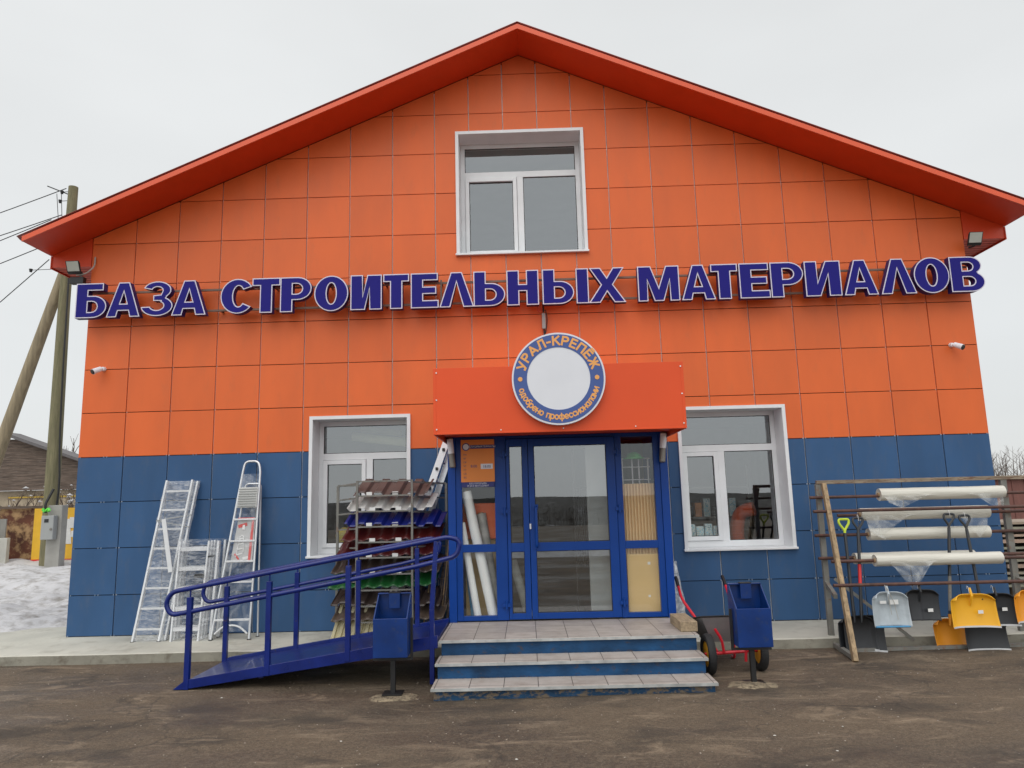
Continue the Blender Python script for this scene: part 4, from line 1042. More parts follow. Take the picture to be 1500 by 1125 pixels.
l4 = thing('extension_ladder', (-1.5, -.5, .13), 'aluminium ladder with square holes leaning behind the roofing sample rack', 'ladder')
p0, p1 = Vector((-1.90, -.62, .14)), Vector((-1.05, -.16, 2.62)) 
MB().beam(p0, p1, .05, .09, up=(1, 0, 0)).build('stile', M['aluwhite'], l4, bevel=.004)
MB().beam(p0 + Vector((.12, .32, 0)), p1 + Vector((.10, .12, .05)), .05, .08, up=(1, 0, 0)).build('stile', M['alu'], l4, bevel=.004)
q = MB(); d_ = (p1 - p0)
for k in range(9):
    c_ = p0 + d_ * (.12 + .1 * k); n_ = Vector((0, -.031, 0)); q.box(c_.x - .016, c_.x + .016, c_.y - .05, c_.y - .031, c_.z - .018, c_.z + .018)
q.build('rung_hole', M['black'], l4)
for k in range(8):
    c_ = p0 + d_ * (.15 + .1 * k); MB().tube([c_, c_ + Vector((.11, .24, .0))], .014, 8).build('rung', M['alu'], l4)

# ------------------------------------------------------------------ roofing sample rack
rk = thing('sample_rack', (-1.8, -.8, 0), 'grey steel stand holding coloured roofing sheet samples below the left window', 'rack')
FXL, FXR, FYY = -2.13, -1.455, -.72; BXL, BXR, BYY = -2.47, -1.08, -.32
q = MB(); q.beam((FXL, FYY, .11), (FXL, FYY, 2.03), .026); q.build('upright', M['greysteel'], rk)
q = MB(); q.beam((FXR, FYY, .11), (FXR, FYY, 2.03), .026); q.build('upright', M['greysteel'], rk)
for x in (BXL, BXR): MB().beam((x, BYY, .13), (x, BYY, 1.985), .03).build('upright', M['greysteel'], rk)
zsh = [1.842, 1.655, 1.47, 1.285, 1.10, .905, .72, .535, .35]
for z in [2.02] + zsh:
    MB().beam((FXL + .014, FYY, z), (FXR - .014, FYY, z), .018, .018).build('shelf_bar', M['greysteel'], rk)
for z in (1.98, 1.80, 1.62, 1.43, 1.2, .8):
    MB().beam((BXL + .016, BYY, z), (FXL, FYY + .015, z + .02), .02).build('side_bar', M['greysteel'], rk)
    MB().beam((BXR - .016, BYY, z), (FXR, FYY + .015, z + .02), .02).build('side_bar', M['greysteel'], rk)
MB().beam((BXL, BYY, 1.985), (BXR, BYY, 1.985), .022).build('top_bar', M['greysteel'], rk)
def sm(n, c_, r_=.35): return mat(n, c_, r_, var=.12, scale=6)
cols = [('brown', (.105, .07, .062), 'trap', -2.20, -1.28), ('white', (.50, .49, .47), 'trap', -2.27, -1.22), ('blue', (.006, .012, .14), 'trap', -2.30, -1.12),
        ('dark red', (.075, .009, .008), 'tile', -2.34, -1.14), ('wine red', (.065, .008, .009), 'tile', -2.42, -1.2), ('chocolate brown', (.04, .026, .02), 'tile', -2.46, -1.15),
        ('green edged', (.012, .095, .022), 'tile', -2.50, -1.20), ('dark brown ribbed', (.05, .034, .028), 'trap', -2.46, -1.15), ('tan brown', (.085, .06, .045), 'tile', -2.45, -1.1)]
for i, (cn, cc, kind, xa, xb) in enumerate(cols):
    z = zsh[i] + .018; P_ = .21 if kind == 'trap' else .155; ln = .30; ri = random.uniform(-.035, .035); dy = .035 * math.sin(i * 2.1)
    def fn(u, v, z=z, kind=kind, xa=xa, xb=xb, P_=P_, ri=ri, dy=dy):
        x = xa + (xb - xa) * u; ph = (x / P_) % 1
        if kind == 'trap':
            t = abs(ph - .5) * 2; hgt = .045 * max(0, min(1, (t - .34) / .24))
        else:
            hgt = .03 * (.5 + .5 * math.cos(2 * PI * ph)) + .018 * (1 if v > .55 else 0)
        ang = math.radians(36); y = FYY + .03 + .3 * dy + ln * v * math.cos(ang); zz = z - .012 + ln * v * math.sin(ang)
        return (x + .06 * v + .01, y - hgt * math.sin(ang), zz + hgt * math.cos(ang) + ri * u)
    o = MB().grid(120, 8, fn).build('roofing_sample', sm('sample_' + cn.replace(' ', '_'), cc), None, smooth=30, solid=.003)
    q = MB()
    for xx in ((-1.98, -1.66) if i % 2 else (-2.02, -1.70)):
        q.box(xx, xx + .07, FYY + .012, FYY + .020, z - .012, z + .03)
    if i < 6: q.build('sticker', M['stickw'], o)
    tag(o, {'trap': cn + ' trapezoid roofing sheet sample', 'tile': cn + ' wave tile roofing sheet sample'}[kind] + ' on ' + ['the top', 'the second', 'the third', 'the fourth', 'the fifth', 'the sixth', 'the seventh', 'the eighth', 'the lowest'][i] + ' shelf of the stand', 'roofing sample', 'roofing samples on the stand')
# cream ribbed sheet standing at the foot, and narrow strips on the side
o = MB().grid(90, 1, lambda u, v: (-2.46 + .78 * u + .10 * v, -.66 + .12 * v + (.012 if (u * 10) % 1 > .5 else -.012), .12 + .42 * v)).build('roofing_sample', sm('sample_cream', (.52, .46, .27)), None, solid=.003)
tag(o, 'cream ribbed sheet standing upright at the foot of the stand', 'roofing sample', 'roofing samples on the stand')
stp = thing('trim_strips', (-1.15, -.6, .12), 'bundle of narrow cream and brown trim strips at the right of the stand', 'trim strips')
for k in range(9):
    x = -1.33 + .035 * k; m_ = [M['kraft'], M['oldwood'], M['oldwood']][k % 3]
    MB().beam((x - .03, -.60 - .01 * (k % 3), .13 + .02), (x + .08, -.42 - .02 * (k % 2), 1.0 + .14 * (k % 4)), .016, .006, up=(0, 1, 0)).build('strip', m_, stp)

# ------------------------------------------------------------------ litter bins
def bin_(x, y, lab, flip):
    t = thing('litter_bin', (x, y, 0), lab, 'litter bin', 'blue litter bins by the steps')
    w2 = .158; zb, zf, zt = .355, .70, .89; y0, y1 = y - .14, y + .14; tk = .012
    b = MB()
    # open top box with a sloping mouth: front low, back high
    b.box(x - w2, x + w2, y0, y0 + tk, zb, zf); b.box(x - w2, x + w2, y1 - tk, y1, zb, zt); b.box(x - w2 + tk, x + w2 - tk, y0 + tk, y1 - tk, zb, zb + tk)
    for s in (-1, 1):
        xa, xb = (x - w2, x - w2 + tk) if s < 0 else (x + w2 - tk, x + w2)
        b.prism([(y0 + tk, zb), (y1 - tk, zb), (y1 - tk, zt), (y1 - .05, zt), (y0 + tk, zf)], xa, xb, axis='x')
    b.build('container', M['binblue'], t, bevel=.004)
    MB().box(x - w2, x + w2, y1 - .055, y1 - tk - .001, zt - .0, zt + .012).build('top_lip', M['binblue'], t, bevel=.003)
    MB().box(x - .05, x + .055, y1 - .075, y1 - .058, zt - .13, zt + .014).build('ashtray', M['binblue'], t, bevel=.004)
    MB().box(x - .052, x + .057, y1 - .078, y1 - .012, zt + .0125, zt + .02).build('ashtray_lid', M['black'], t)
    fx = 1 if flip else -1
    fr = MB(); yy = y + .02
    for s in (-1, 1): fr.beam((x + s * (w2 + .016), yy, zb - .03), (x + s * (w2 + .016), yy, .68), .02, .03)
    fr.beam((x - w2 - .026, yy, zb - .04), (x + w2 + .026, yy, zb - .04), .03, .02)
    fr.build('frame', M['black'], t)
    MB().beam((x + .0, y + .02, -.01), (x, y + .02, zb - .05), .045, .045).build('post', M['black'], t, bevel=.003)
    MB().box(x - .09, x + .09, y - .06, y + .10, .012, .022).build('base_plate', M['black'], t)
bin_(-1.335, -2.66, 'blue litter bin with slanted mouth in front of the ramp, left of the steps', False)
bin_(2.01, -2.56, 'blue litter bin with slanted mouth in front of the wheelbarrow, right of the steps', True)

# ------------------------------------------------------------------ wheelbarrow
wbx, wby = 1.95, -2.08
wbar = thing('wheelbarrow', (wbx, wby, 0), 'two wheeled wheelbarrow with zinc tray and red tube frame beside the steps', 'wheelbarrow')
def wheel(x, y):
    R_ = .195; n = 36; ax = Vector((1, .02, 0)).normalized(); c_ = Vector((x, y, R_))
    u_ = Vector((0, 0, 1)); v_ = ax.cross(u_)
    prof = [(.125, .030), (.16, .040), (.185, .034), (.195, .012), (.195, -.012), (.185, -.034), (.16, -.040), (.125, -.030)]
    def mk(prof, closed=True):
        m_ = MB(); k = len(prof); vs = []
        for i in range(n):
            a = 2 * PI * i / n; rd = u_ * math.cos(a) + v_ * math.sin(a)
            for r_, w__ in prof: vs.append(c_ + rd * r_ + ax * w__)
        fs = [(i * k + j, ((i + 1) % n) * k + j, ((i + 1) % n) * k + (j + 1) % k, i * k + (j + 1) % k) for i in range(n) for j in range(k)]
        m_.add(vs, fs); return m_
    wo = mk([(.0, .022), (.05, .024), (.124, .020), (.124, -.020), (.05, -.024), (.0, -.022)]).build('wheel', M['yellowrim'], wbar, smooth=True)
    mk(prof).build('tyre', M['rubber'], wo, smooth=True)
    MB().tube([c_ - ax * .04, c_ + ax * .04], .018, 12).build('hub', M['steel'], wo, smooth=True)
wheel(1.70, -2.14); wheel(2.24, -2.01)
# tray: open box narrowing downward
def tray():
    t = MB()
    top = [(1.68, -2.02, .53), (2.20, -1.98, .53), (2.22, -1.36, .41), (1.64, -1.40, .41)]; bot = [(1.80, -1.88, .26), (2.09, -1.86, .26), (2.12, -1.50, .245), (1.76, -1.52, .245)]
    t.add(top + bot, [(4, 5, 1, 0)[::-1], (5, 6, 2, 1)[::-1], (6, 7, 3, 2)[::-1], (7, 4, 0, 3)[::-1], (4, 7, 6, 5)[::-1]])
    o = t.build('tray', M['zinc'], wbar, solid=.006, bevel=.01)
    MB().tube([Vector(p) for p in top] + [Vector(top[0])], .009, 8).build('tray_rim', M['black'], wbar, smooth=True)
tray()
MB().tube([(1.66, -2.15, .195), (2.30, -2.0, .195)], .016, 10).build('axle', M['barrowred'], wbar, smooth=True)
for x, xh in ((1.80, 1.66), (2.12, 2.20)):
    MB().tube(bend([(x, -2.10, .20), (x - .02, -1.95, .26), (x, -1.5, .34), (xh, -1.20, .60), (xh, -1.02, .74)], .08), .016, 10).build('frame_tube', M['barrowred'], wbar, smooth=True)
    MB().tube([(xh, -1.05, .718), (xh, -.93, .81)], .020, 10).build('grip', M['black'], wbar, smooth=True)
for x in (1.80, 2.12): MB().tube(bend([(x, -1.55, .33), (x, -1.52, .02), (x, -1.42, .02)], .04), .014, 8).build('stand_leg', M['barrowred'], wbar, smooth=True)
MB().tube(bend([(1.78, -2.13, .43), (1.84, -2.14, .33), (1.86, -2.12, .20)], .05), .014, 8).build('front_brace', M['barrowred'], wbar, smooth=True)
MB().tube(bend([(2.10, -2.17, .43), (2.07, -2.17, .33), (2.06, -2.15, .12)], .05), .014, 8).build('front_brace', M['barrowred'], wbar, smooth=True)
o = MB().box(1.45, 1.62, -2.10, -1.55, .402, .50); 
tag(o.build('timber_block', M['timber_b'], bevel=.006), 'short squared timber block lying on the right end of the landing', 'timber block')
def bag(u, v):
    a = 2 * PI * u; k = 1 + .35 * noise.noise(Vector((math.cos(a) * 2, math.sin(a) * 2, v * 5)))
    r_ = .10 * (1 - .75 * v) * k + .01; return (1.72 - .04 * v + r_ * math.cos(a), -.75 + r_ * math.sin(a), .12 + .86 * v)
tag(MB().grid(24, 24, bag).build('plastic_sack', mat_film('white_sack_film', .62, (.75, .77, .78), 6), smooth=True), 'crumpled white plastic sack standing between the porch and wheelbarrow', 'sack')

# ------------------------------------------------------------------ outdoor rack with rolls and shovels
rack = thing('pipe_rack', (4.4, -1.2, 0), 'weathered steel and timber rack with brown pipes holding film rolls and shovels', 'rack')
UX = 3.42; UY = -.88; TZ = 1.84
MB().beam((UX, UY, 0), (UX - .0, UY, TZ), .06, .05, up=(0, 1, 0)).build('upright', M['greysteel'], rack, bevel=.003)
MB().beam((5.60, UY, 0), (5.60, UY, TZ), .07, .05, up=(0, 1, 0)).build('upright', M['greysteel'], rack, bevel=.003)
MB().beam((UX - .02, UY - .01, TZ + .022), (6.9, UY - .01, TZ + .022), .045, .045).build('top_beam', M['timber_grey'], rack, bevel=.003)
MB().beam((UX + .055, UY - .04, TZ), (3.31, -1.72, 0), .062, .05, up=(1, 0, 0)).build('leaning_post', M['timber'], rack, bevel=.003)
MB().beam((5.98, UY - .04, TZ), (6.02, -1.72, 0), .062, .05, up=(1, 0, 0)).build('leaning_post', M['timber'], rack, bevel=.003)
for xa, xb in ((UX, 3.32), (5.60, 5.66)):
    MB().beam((xa, UY, .03), (xb, -1.70, .03), .05, .05).build('foot_beam', M['greysteel'], rack, bevel=.003)
    MB().beam((xa, UY, .70), (xb + .02, -1.30, .60), .04, .05).build('cross_tie', M['greysteel'], rack)
MB().beam((3.50, -.92, .75), (4.30, -1.0, .06), .012, .035).build('diagonal', M['greysteel'], rack)
MB().beam((3.35, -1.25, .02), (5.9, -1.15, .02), .05, .035).build('ground_rail', M['greysteel'], rack)
pipes = {'a': (3.29, 6.4, -.94, 1.685), 'b': (3.27, 6.4, -1.06, 1.525), 'c': (3.31, 6.4, -.94, 1.245), 'd': (3.33, 6.4, -.94, .985), 'e': (3.34, 6.4, -1.27, .975), 'f': (3.27, 6.4, -1.44, .735), 'g': (3.6, 6.4, -.93, 1.47)}
for k_, (xa, xb, y_, z_) in pipes.items():
    MB().tube([(xa, y_, z_), (xb, y_, z_)], .018, 10).build('pipe', M['rust'], rack, smooth=True)

def froll(xa, xb, y_, z_, r_, lab, flap):
    t = thing('film_roll', ((xa + xb) / 2, y_, z_), lab, 'film roll', 'rolls of polyethylene film on the pipe rack')
    n = 40; m_ = MB()
    def fn(u, v):
        a = 2 * PI * v; x = xa + (xb - xa) * u; k = 1 + .05 * noise.noise(Vector((x * 2.2, math.cos(a) * 1.5, math.sin(a) * 1.5 + z_ * 9))) + .02 * noise.noise(Vector((x * 9, math.cos(a) * 3, math.sin(a) * 3)))
        return (x, y_ + r_ * k * math.cos(a), z_ + r_ * k * math.sin(a))
    m_.grid(60, 24, fn)
    for x, s in ((xa, 1), (xb, -1)):
        vs = [fn(0 if s > 0 else 1, j / 24) for j in range(24)] + [(x + s * .004, y_ + .026 * math.cos(2 * PI * j / 24), z_ + .026 * math.sin(2 * PI * j / 24)) for j in range(24)]
        fs = [(j, (j + 1) % 24, 24 + (j + 1) % 24, 24 + j) for j in range(24)]
        m_.add(vs, [f_[::s] for f_ in fs])
    m_.build('film', M['poly'], t, smooth=True)
    for x in (xa, xb): MB().tube([(x - .012, y_, z_), (x + .012, y_, z_)], .025, 14).build('core', M['kraft'], t)
    for (u0, u1, dr, tip) in flap:
        def ff(u, v, u0=u0, u1=u1, dr=dr, tip=tip):
            x0_ = u0 + (u1 - u0) * u; w_ = 1 - abs(u - tip) / max(tip, 1 - tip)
            l = dr * 1.15 * max(.03, w_) * v; x = x0_ + (u0 + (u1 - u0) * tip - x0_) * .25 * v
            return (x, y_ - r_ - .006 - .02 * v + .018 * noise.noise(Vector((x * 9, v * 3, z_))), z_ - .01 - l)
        MB().grid(24, 12, ff).build('loose_end', M['film2'], t, smooth=True)
froll(4.10, 5.55, -.94, 1.70, .072, 'longest topmost roll of film on the rack', [(4.12, 4.75, .13, .3), (5.05, 5.5, .17, .8)])
froll(3.86, 5.35, -.93, 1.475, .072, 'second roll from the top behind the shovel handles', [(3.88, 4.5, .22, .25), (4.85, 5.3, .25, .7)])
froll(3.93, 5.32, -.94, 1.245, .07, 'middle roll of film below the two upper rolls', [(3.95, 4.2, .05, .5)])
froll(3.74, 5.12, -.94, .975, .065, 'short rear roll of film low on the rack', [])
froll(3.82, 5.22, -1.27, .975, .066, 'front roll with loose film hanging in a point', [(3.95, 4.5, .28, .42)])

def scoop(cx, zt, zb, wt, wb_, y_, m_, parent, curl=.05, tilt=0, edge=True, ribs=False):
    """snow shovel blade, hanging with its lip down; concave towards the viewer"""
    def fn(u, v):
        s = (u - .5) * 2; z = zt + (zb - zt) * v; w_ = wt + (wb_ - wt) * v
        rnd = (1 - v) ** 6 * .05 * (abs(s) ** 6)
        y = y_ - curl * (abs(s) ** 3.2) + .055 * math.sin(v * PI * .5 + .3) - .06 * (v - .5) - (.05 * (1 - v / .12) if v < .12 else 0)
        if ribs: y -= .006 * (math.cos(s * 9) > .6)
        return (cx + s * w_ / 2 * (1 - .12 * max(0, .12 - v) / .12) + tilt * (z - zt), y, z - rnd * 1.2)
    o = MB().grid(36, 26, fn).build('blade', m_, parent, smooth=50, solid=.006)
    if edge:
        pts = [fn(i / 20, 1) for i in range(21)]; q = MB()
        for a, b in zip(pts[:-1], pts[1:]):
            q.add([(a[0], a[1] - .006, a[2] - .002), (b[0], b[1] - .006, b[2] - .002), (b[0], b[1] - .006, b[2] + .016), (a[0], a[1] - .006, a[2] + .016)], [(0, 1, 2, 3)])
        q.build('metal_edge', M['aluwhite'], o, solid=.003)
    return o
def sticker(x, z, y_, w_, h_, parent):
    MB().box(x - w_ / 2, x + w_ / 2, y_ - .002, y_, z - h_ / 2, z + h_ / 2).build('sticker', M['stickw'], parent)
def dhandle(x, z, y_, m_, parent, w_=.115, down=None):
    q = MB(); dn = down or Vector((0, 0, -1)); c_ = Vector((x, y_, z))
    L_, R2 = c_ + Vector((-w_ / 2, 0, 0)), c_ + Vector((w_ / 2, 0, 0)); J = c_ + dn * .13
    q.tube(bend([J + dn * .05, J, L_ + dn * .045, L_, R2, R2 + dn * .045, J, J + dn * .05], .022, 4), .014, 8)
    q.build('grip', m_, parent, smooth=True)
    return J
def hook(x, y_, z, parent):
    MB().tube(bend([(x, y_ - .02, z - .04), (x - .004, y_ - .022, z + .02), (x, y_ + .01, z + .035), (x + .004, y_ + .024, z)], .02), .0025, 6).build('hook', M['rail'], parent, smooth=True)
GRP = 'snow shovels on the pipe rack'
def shovel(x, z, y_, xb, zb_, ybl, hm_, lab, blade, red=False, grey=False):
    t = thing('snow_shovel', (xb, ybl, 0), lab, 'shovel', GRP)
    top = Vector((x, y_, z)); bot = Vector((xb, ybl, zb_)); dn = (bot - top).normalized()
    J = dhandle(x, z, y_, hm_, t, down=dn)
    MB().tube([J + dn * .03, bot], .0175, 12).build('shaft', M['shovel_black'], t, smooth=True)
    if red: MB().tube([top + (bot - top) * .50, top + (bot - top) * .72], .019, 12).build('sleeve', M['redp'], t, smooth=True)
    if grey: MB().tube([top + (bot - top) * .62, top + (bot - top) * .95], .0185, 12).build('sleeve', M['greysteel'], t, smooth=True)
    c_ = top + (bot - top) * .28; MB().tube([c_, c_ + dn * .035], .0165, 12).build('tag', M['stickw'], t)
    if hm_ is M['shovel_black']: hook(x, y_, z + .01, t)
    b = scoop(*blade[0], t, **blade[1])
    q = MB(); q.tube([bot - dn * .02, bot + dn * .10], [.022, .010], 10); q.build('socket', M['shovel_black'] if blade[0][6] is M['shovel_black'] else blade[0][6], t, smooth=True)
    return t
shovel(3.60, 1.43, -1.08, 3.52, .42, -1.30, M['lime'], 'shovel with lime green D grip and black blade, leftmost on the rack', ((3.56, .38, -.0 + .01, .40,   .42, -1.25, M['shovel_black']), dict(curl=.05)))
shovel(3.76, 1.44, -1.09, 3.60, .42, -1.31, M['shovel_black'], 'shovel with black D grip and red sleeve hung beside the lime green grip', ((3.63, .39, .0, .44, .44, -1.27, M['shovel_black']), dict(curl=.05)), red=True)
shovel(4.80, 1.46, -1.10, 4.58, .36, -1.28, M['shovel_black'], 'shovel with black D grip and orange blade hanging low', ((4.63, .32, -.0 - .02 + .01, .42, .38, -1.18, M['shovel_orange']), dict(curl=.07)), grey=True)
shovel(4.97, 1.44, -1.10, 4.92, .36, -1.32, M['shovel_black'], 'shovel with black D grip and black blade at the bottom, right of the orange blade', ((4.93, .31, .0, .44, .46, -1.31, M['shovel_black']), dict(curl=.05)))
def blade_only(cx, zt, zb, wt, wb_, y_, m_, lab, stk=None, **k):
    t = thing('snow_scoop', (cx, y_, zb), lab, 'scoop', 'scoops hung on the lowest pipe')
    b = scoop(cx, zt, zb, wt, wb_, y_, m_, t, **k)
    q = MB(); q.tube([(cx - .03 * 0, y_ + .02, zt + .06), (cx, y_ - .01, zt - .02), (cx + .0, y_ + .035, zt - .13)], [.013, .015, .006], 10); q.build('socket', m_, t, smooth=True)
    hook(cx - .02, y_ + .02, zt + .05, t)
    if stk: sticker(stk[0], stk[1], y_ + stk[2], .055, .035, t)
    return t
t = blade_only(3.84, .66, .30, .38, .40, -1.46, M['shovel_grey'], 'pale blue grey ribbed scoop hung on the lowest pipe', edge=False, curl=.085, ribs=True)
MB().tube([(3.66, -1.50, .30), (3.75, -1.455, .292), (3.93, -1.455, .292), (4.03, -1.50, .30)], .010, 8).build('blue_lip', mat('sky_blue_edge', (.06, .27, .5), .4), t, smooth=True)
sticker(3.90, .55, -1.455, .09, .05, t); sticker(3.78, .55, -1.455, .07, .03, t)
for dx in (0, .05): MB().tube([(3.83, -1.47, .70), (3.84 + dx, -1.475, .55), (3.85 + dx * 1.3, -1.48, .42 - dx)], .003, 6).build('string', M['cablegrey'], t)
blade_only(4.21, .67, .34, .40, .38, -1.42, M['shovel_black'], 'black blade hung between the grey scoop and the yellow blade', (4.30, .45, -.0), edge=False, curl=.04, ribs=True)
blade_only(4.72, .62, .27, .47, .50, -1.48, M['shovel_yellow'], 'bright yellow blade hung in front, widest on the lowest pipe', (4.80, .43, -.0), curl=.07)
blade_only(5.03, .61, .265, .40, .44, -1.40, M['shovel_black'], 'black blade partly behind the bright yellow blade', (5.11, .44, -.0), curl=.05)
blade_only(5.40, .64, .30, .42, .44, -1.43, M['shovel_orange'], 'orange yellow blade at the far right end of the lowest pipe', (5.44, .45, -.0), curl=.08)

# ------------------------------------------------------------------ left background: pole, meter box, fence, shed, shrubs
gzl = .38
up = thing('utility_pole', (-11.6, 8, gzl), 'leaning wooden utility pole with a diagonal brace at the left edge', 'utility pole')
MB().tube([(-11.62, 8, gzl - .3), (-11.66, 8, 3.0), (-11.70, 8, 7), (-11.69, 8, 10.15)], [.185, .165, .135, .115], 16).build('pole', M['wood_pole'], up, smooth=True)
MB().tube([(-14.1, 8.1, -.1), (-11.80, 8.1, 7.95)], [.17, .125], 14).build('brace', M['wood_brace'], up, smooth=True)
MB().tube(bend([(-11.50, 7.86, 1.2), (-11.36, 7.84, 2.3), (-11.45, 7.84, 3.4), (-11.50, 7.84, 5.2), (-11.54, 7.85, 8)], .5), .022, 8).build('cable', M['cable'], up, smooth=True)
q = MB()
for (x, z) in ((-11.95, 10.0), (-11.98, 9.75), (-12.05, 8.3), (-11.95, 8.35), (-12.6, 7.9)):
    q.tube([(x, 7.95, z - .05), (x, 7.95, z + .03)], [.03, .045], 8); q.beam((x, 7.95, z), (-11.72, 8, z + .03), .012)
q.build('insulator', M['black'], up)
MB().tube([(-12.35, 7.95, 10.18), (-11.8, 8, 9.95)], .014, 6).build('bracket', M['black'], up)
WIRES = (((-11.88, 8.00, 10.12), (-25.14, 11.00, 8.96)), ((-11.95, 8.00, 9.39), (-25.08, 11.00, 8.58)), ((-12.21, 8.00, 9.27), (-24.94, 11.00, 7.73)), ((-12.42, 8.00, 8.53), (-24.84, 11.00, 7.12)), ((-12.18, 8.00, 8.19), (-23.99, 11.00, 1.75)),) 
for i, (a, b) in enumerate(WIRES):
    a, b = Vector(a), Vector(b)
    pts = [a.lerp(b, k / 16) - Vector((0, 0, .5 * math.sin(PI * k / 16))) for k in range(17)]
    tag(MB().tube(pts, .012, 6).build('power_line', M['cable'], smooth=True), ['top wire running left from the utility pole', 'second wire running left from the utility pole', 'third wire running left from the utility pole', 'fourth wire sloping down left from the roof edge', 'lowest wire sloping steeply down from the eave'][i], 'wire', 'wires from the utility pole')
for k in range(2):
    tag(MB().tube([(-11.95 - .12 * k, 7.93, 9.95), (-11.88 - .1 * k, 7.92, 9.3), (-11.95 - .1 * k, 7.93, 8.4)], .008, 6).build('jumper_wire', M['cable'], smooth=True), ['thin jumper wire hanging close to the pole head', 'outer thin jumper wire hanging near the pole head'][k], 'wire')
cp = thing('meter_post', (-11.3, 7.7, gzl), 'short concrete post carrying a grey meter box against the wooden pole', 'post')
MB().box(-11.46, -11.12, 7.62, 7.85, gzl - .2, 1.92).build('post', M['postconc'], cp, bevel=.01)
mb_ = thing('meter_box', (-11.5, 7.5, 1.1), 'grey electric meter box with dark display window strapped to the pole', 'meter box')
MB().box(-11.49, -11.19, 7.44, 7.60, 1.12, 1.68).build('housing', M['greybox'], mb_, bevel=.015)
MB().box(-11.41, -11.31, 7.433, 7.438, 1.52, 1.60).build('display', M['black'], mb_)
MB().tube([(-11.24, 7.435, 1.36), (-11.24, 7.425, 1.36)], .03, 12).build('lock', M['steel'], mb_)
MB().tube(bend([(-11.44, 7.5, 1.74), (-11.46, 7.5, 1.95), (-11.42, 7.7, 2.3)], .08), .03, 8).build('cable', M['cable'], mb_, smooth=True)
MB().tube([(-11.48 + .18 * k / 8, 7.46 - .03 * math.sin(k), 1.80 + .04 * math.sin(k * 2)) for k in range(9)], .028, 8).build('ribbon', mat('green_tape', (.12, .65, .06), .5), mb_, smooth=True)
yb2 = thing('yellow_notice_board', (-12.0, 8.9, .4), 'yellow board with white sheets beside the building corner', 'board')
MB().box(-12.72, -11.50, 9.0, 9.04, .52, 1.86).build('board', M['yellowboard'], yb2)
q = MB(); q.add([(-12.02, 8.99, .95), (-11.70, 8.99, .95), (-11.78, 8.99, 1.58), (-12.02, 8.99, 1.58)], [(0, 1, 2, 3)]); q.box(-11.78, -11.56, 8.985, 8.995, 1.35, 1.62); q.box(-11.72, -11.56, 8.985, 8.995, 1.12, 1.28)
q.build('paper', M['stickw'], yb2)
MB().box(-12.72, -11.50, 8.985, 8.998, .50, .58).build('red_band', M['redp'], yb2)
fe = thing('rusty_fence', (-15, 9.3, .3), 'patchy rusted sheet metal fence standing in the snow at the left', 'fence')
for k in range(9):
    xa = -20.5 + k * .95; MB().box(xa, xa + .93, 9.3 + .02 * (k % 2), 9.34 + .02 * (k % 2), .1, 1.85 + .04 * (k % 3)).build('sheet', M['rustfence'], fe)
MB().beam((-20.5, 9.26, 1.92), (-11.9, 9.26, 1.90), .06).build('top_rail', M['oldwood'], fe)
wl = thing('leaning_slab', (-13.6, 8.6, .3), 'pale concrete slab leaning on the rusty fence at the left edge', 'slab')
MB().box(-14.6, -13.02, 8.5, 8.62, .2, 1.15).build('slab', mat('pale_slab', (.50, .49, .44), .85), wl, bevel=.01)
wl = thing('grey_sheet', (-13.7, 8.9, .3), 'grey sheet standing behind the pale slab', 'sheet')
MB().box(-13.62, -13.30, 8.8, 8.84, .3, 1.62).build('sheet', M['postconc'], wl)
wl = thing('wire_grid', (-13.8, 8.7, .3), 'white wire grid panel at the left edge before the fence', 'grid')
q = MB()
for x in (-13.75, -13.55): q.tube([(x, 8.72, .3), (x, 8.72, 1.95)], .018, 6)
for k in range(6): q.tube([(-14.3, 8.72, .75 + .23 * k), (-13.55, 8.72, .75 + .23 * k)], .014, 6)
q.build('grid', M['rail'], wl)
shd = thing('old_shed', (-19, 16, .3), 'old shed with weathered board gable and dirty plaster wall', 'shed')
MB().box(-24, -12.5, 16.1, 18, .2, 2.55).build('wall', M['plaster'], shd)
q = MB()
ap = -18.7; slp = .36
for k in range(9):
    za = 2.68 + k * .19; zb2 = za + .188; xa = -24 ; hw = (4.6 - za) / slp; xl, xr = max(-24, ap - hw), ap + hw; xr2 = ap + (4.6 - zb2) / slp
    if xr > ap: q.prism([(ap - 5.3, za), (xr, za), (xr2, zb2), (ap - 5.3, zb2)], 16.0 + .01 * (k % 2), 16.06)
q.build('gable_boards', M['oldwood'], shd)
MB().box(-24, -12.6, 15.9, 16.05, 2.56, 2.675).build('beam', M['oldwood'], shd)
q = MB(); q.prism([(ap, 4.55), (-12.2, 4.55 - slp * 6.5), (-12.2, 4.64 - slp * 6.5), (ap, 4.66)], 15.7, 16.7); q.prism([(-24.5, 4.2), (ap, 4.56), (ap, 4.66), (-24.5, 4.3)], 15.7, 16.7)
q.build('roof', mat('shed_roof', (.13, .12, .12), .8), shd)
MB().box(-18.5, -12.5, 16.05, 16.09, 2.29, 2.34).build('yellow_pipe', mat('faded_yellow_pipe', (.50, .33, .05), .7), shd)
MB().box(-18.6, -16.5, 16.04, 16.09, 1.7, 1.95).build('red_strip', mat('faded_red_strip', (.25, .05, .06), .7), shd)

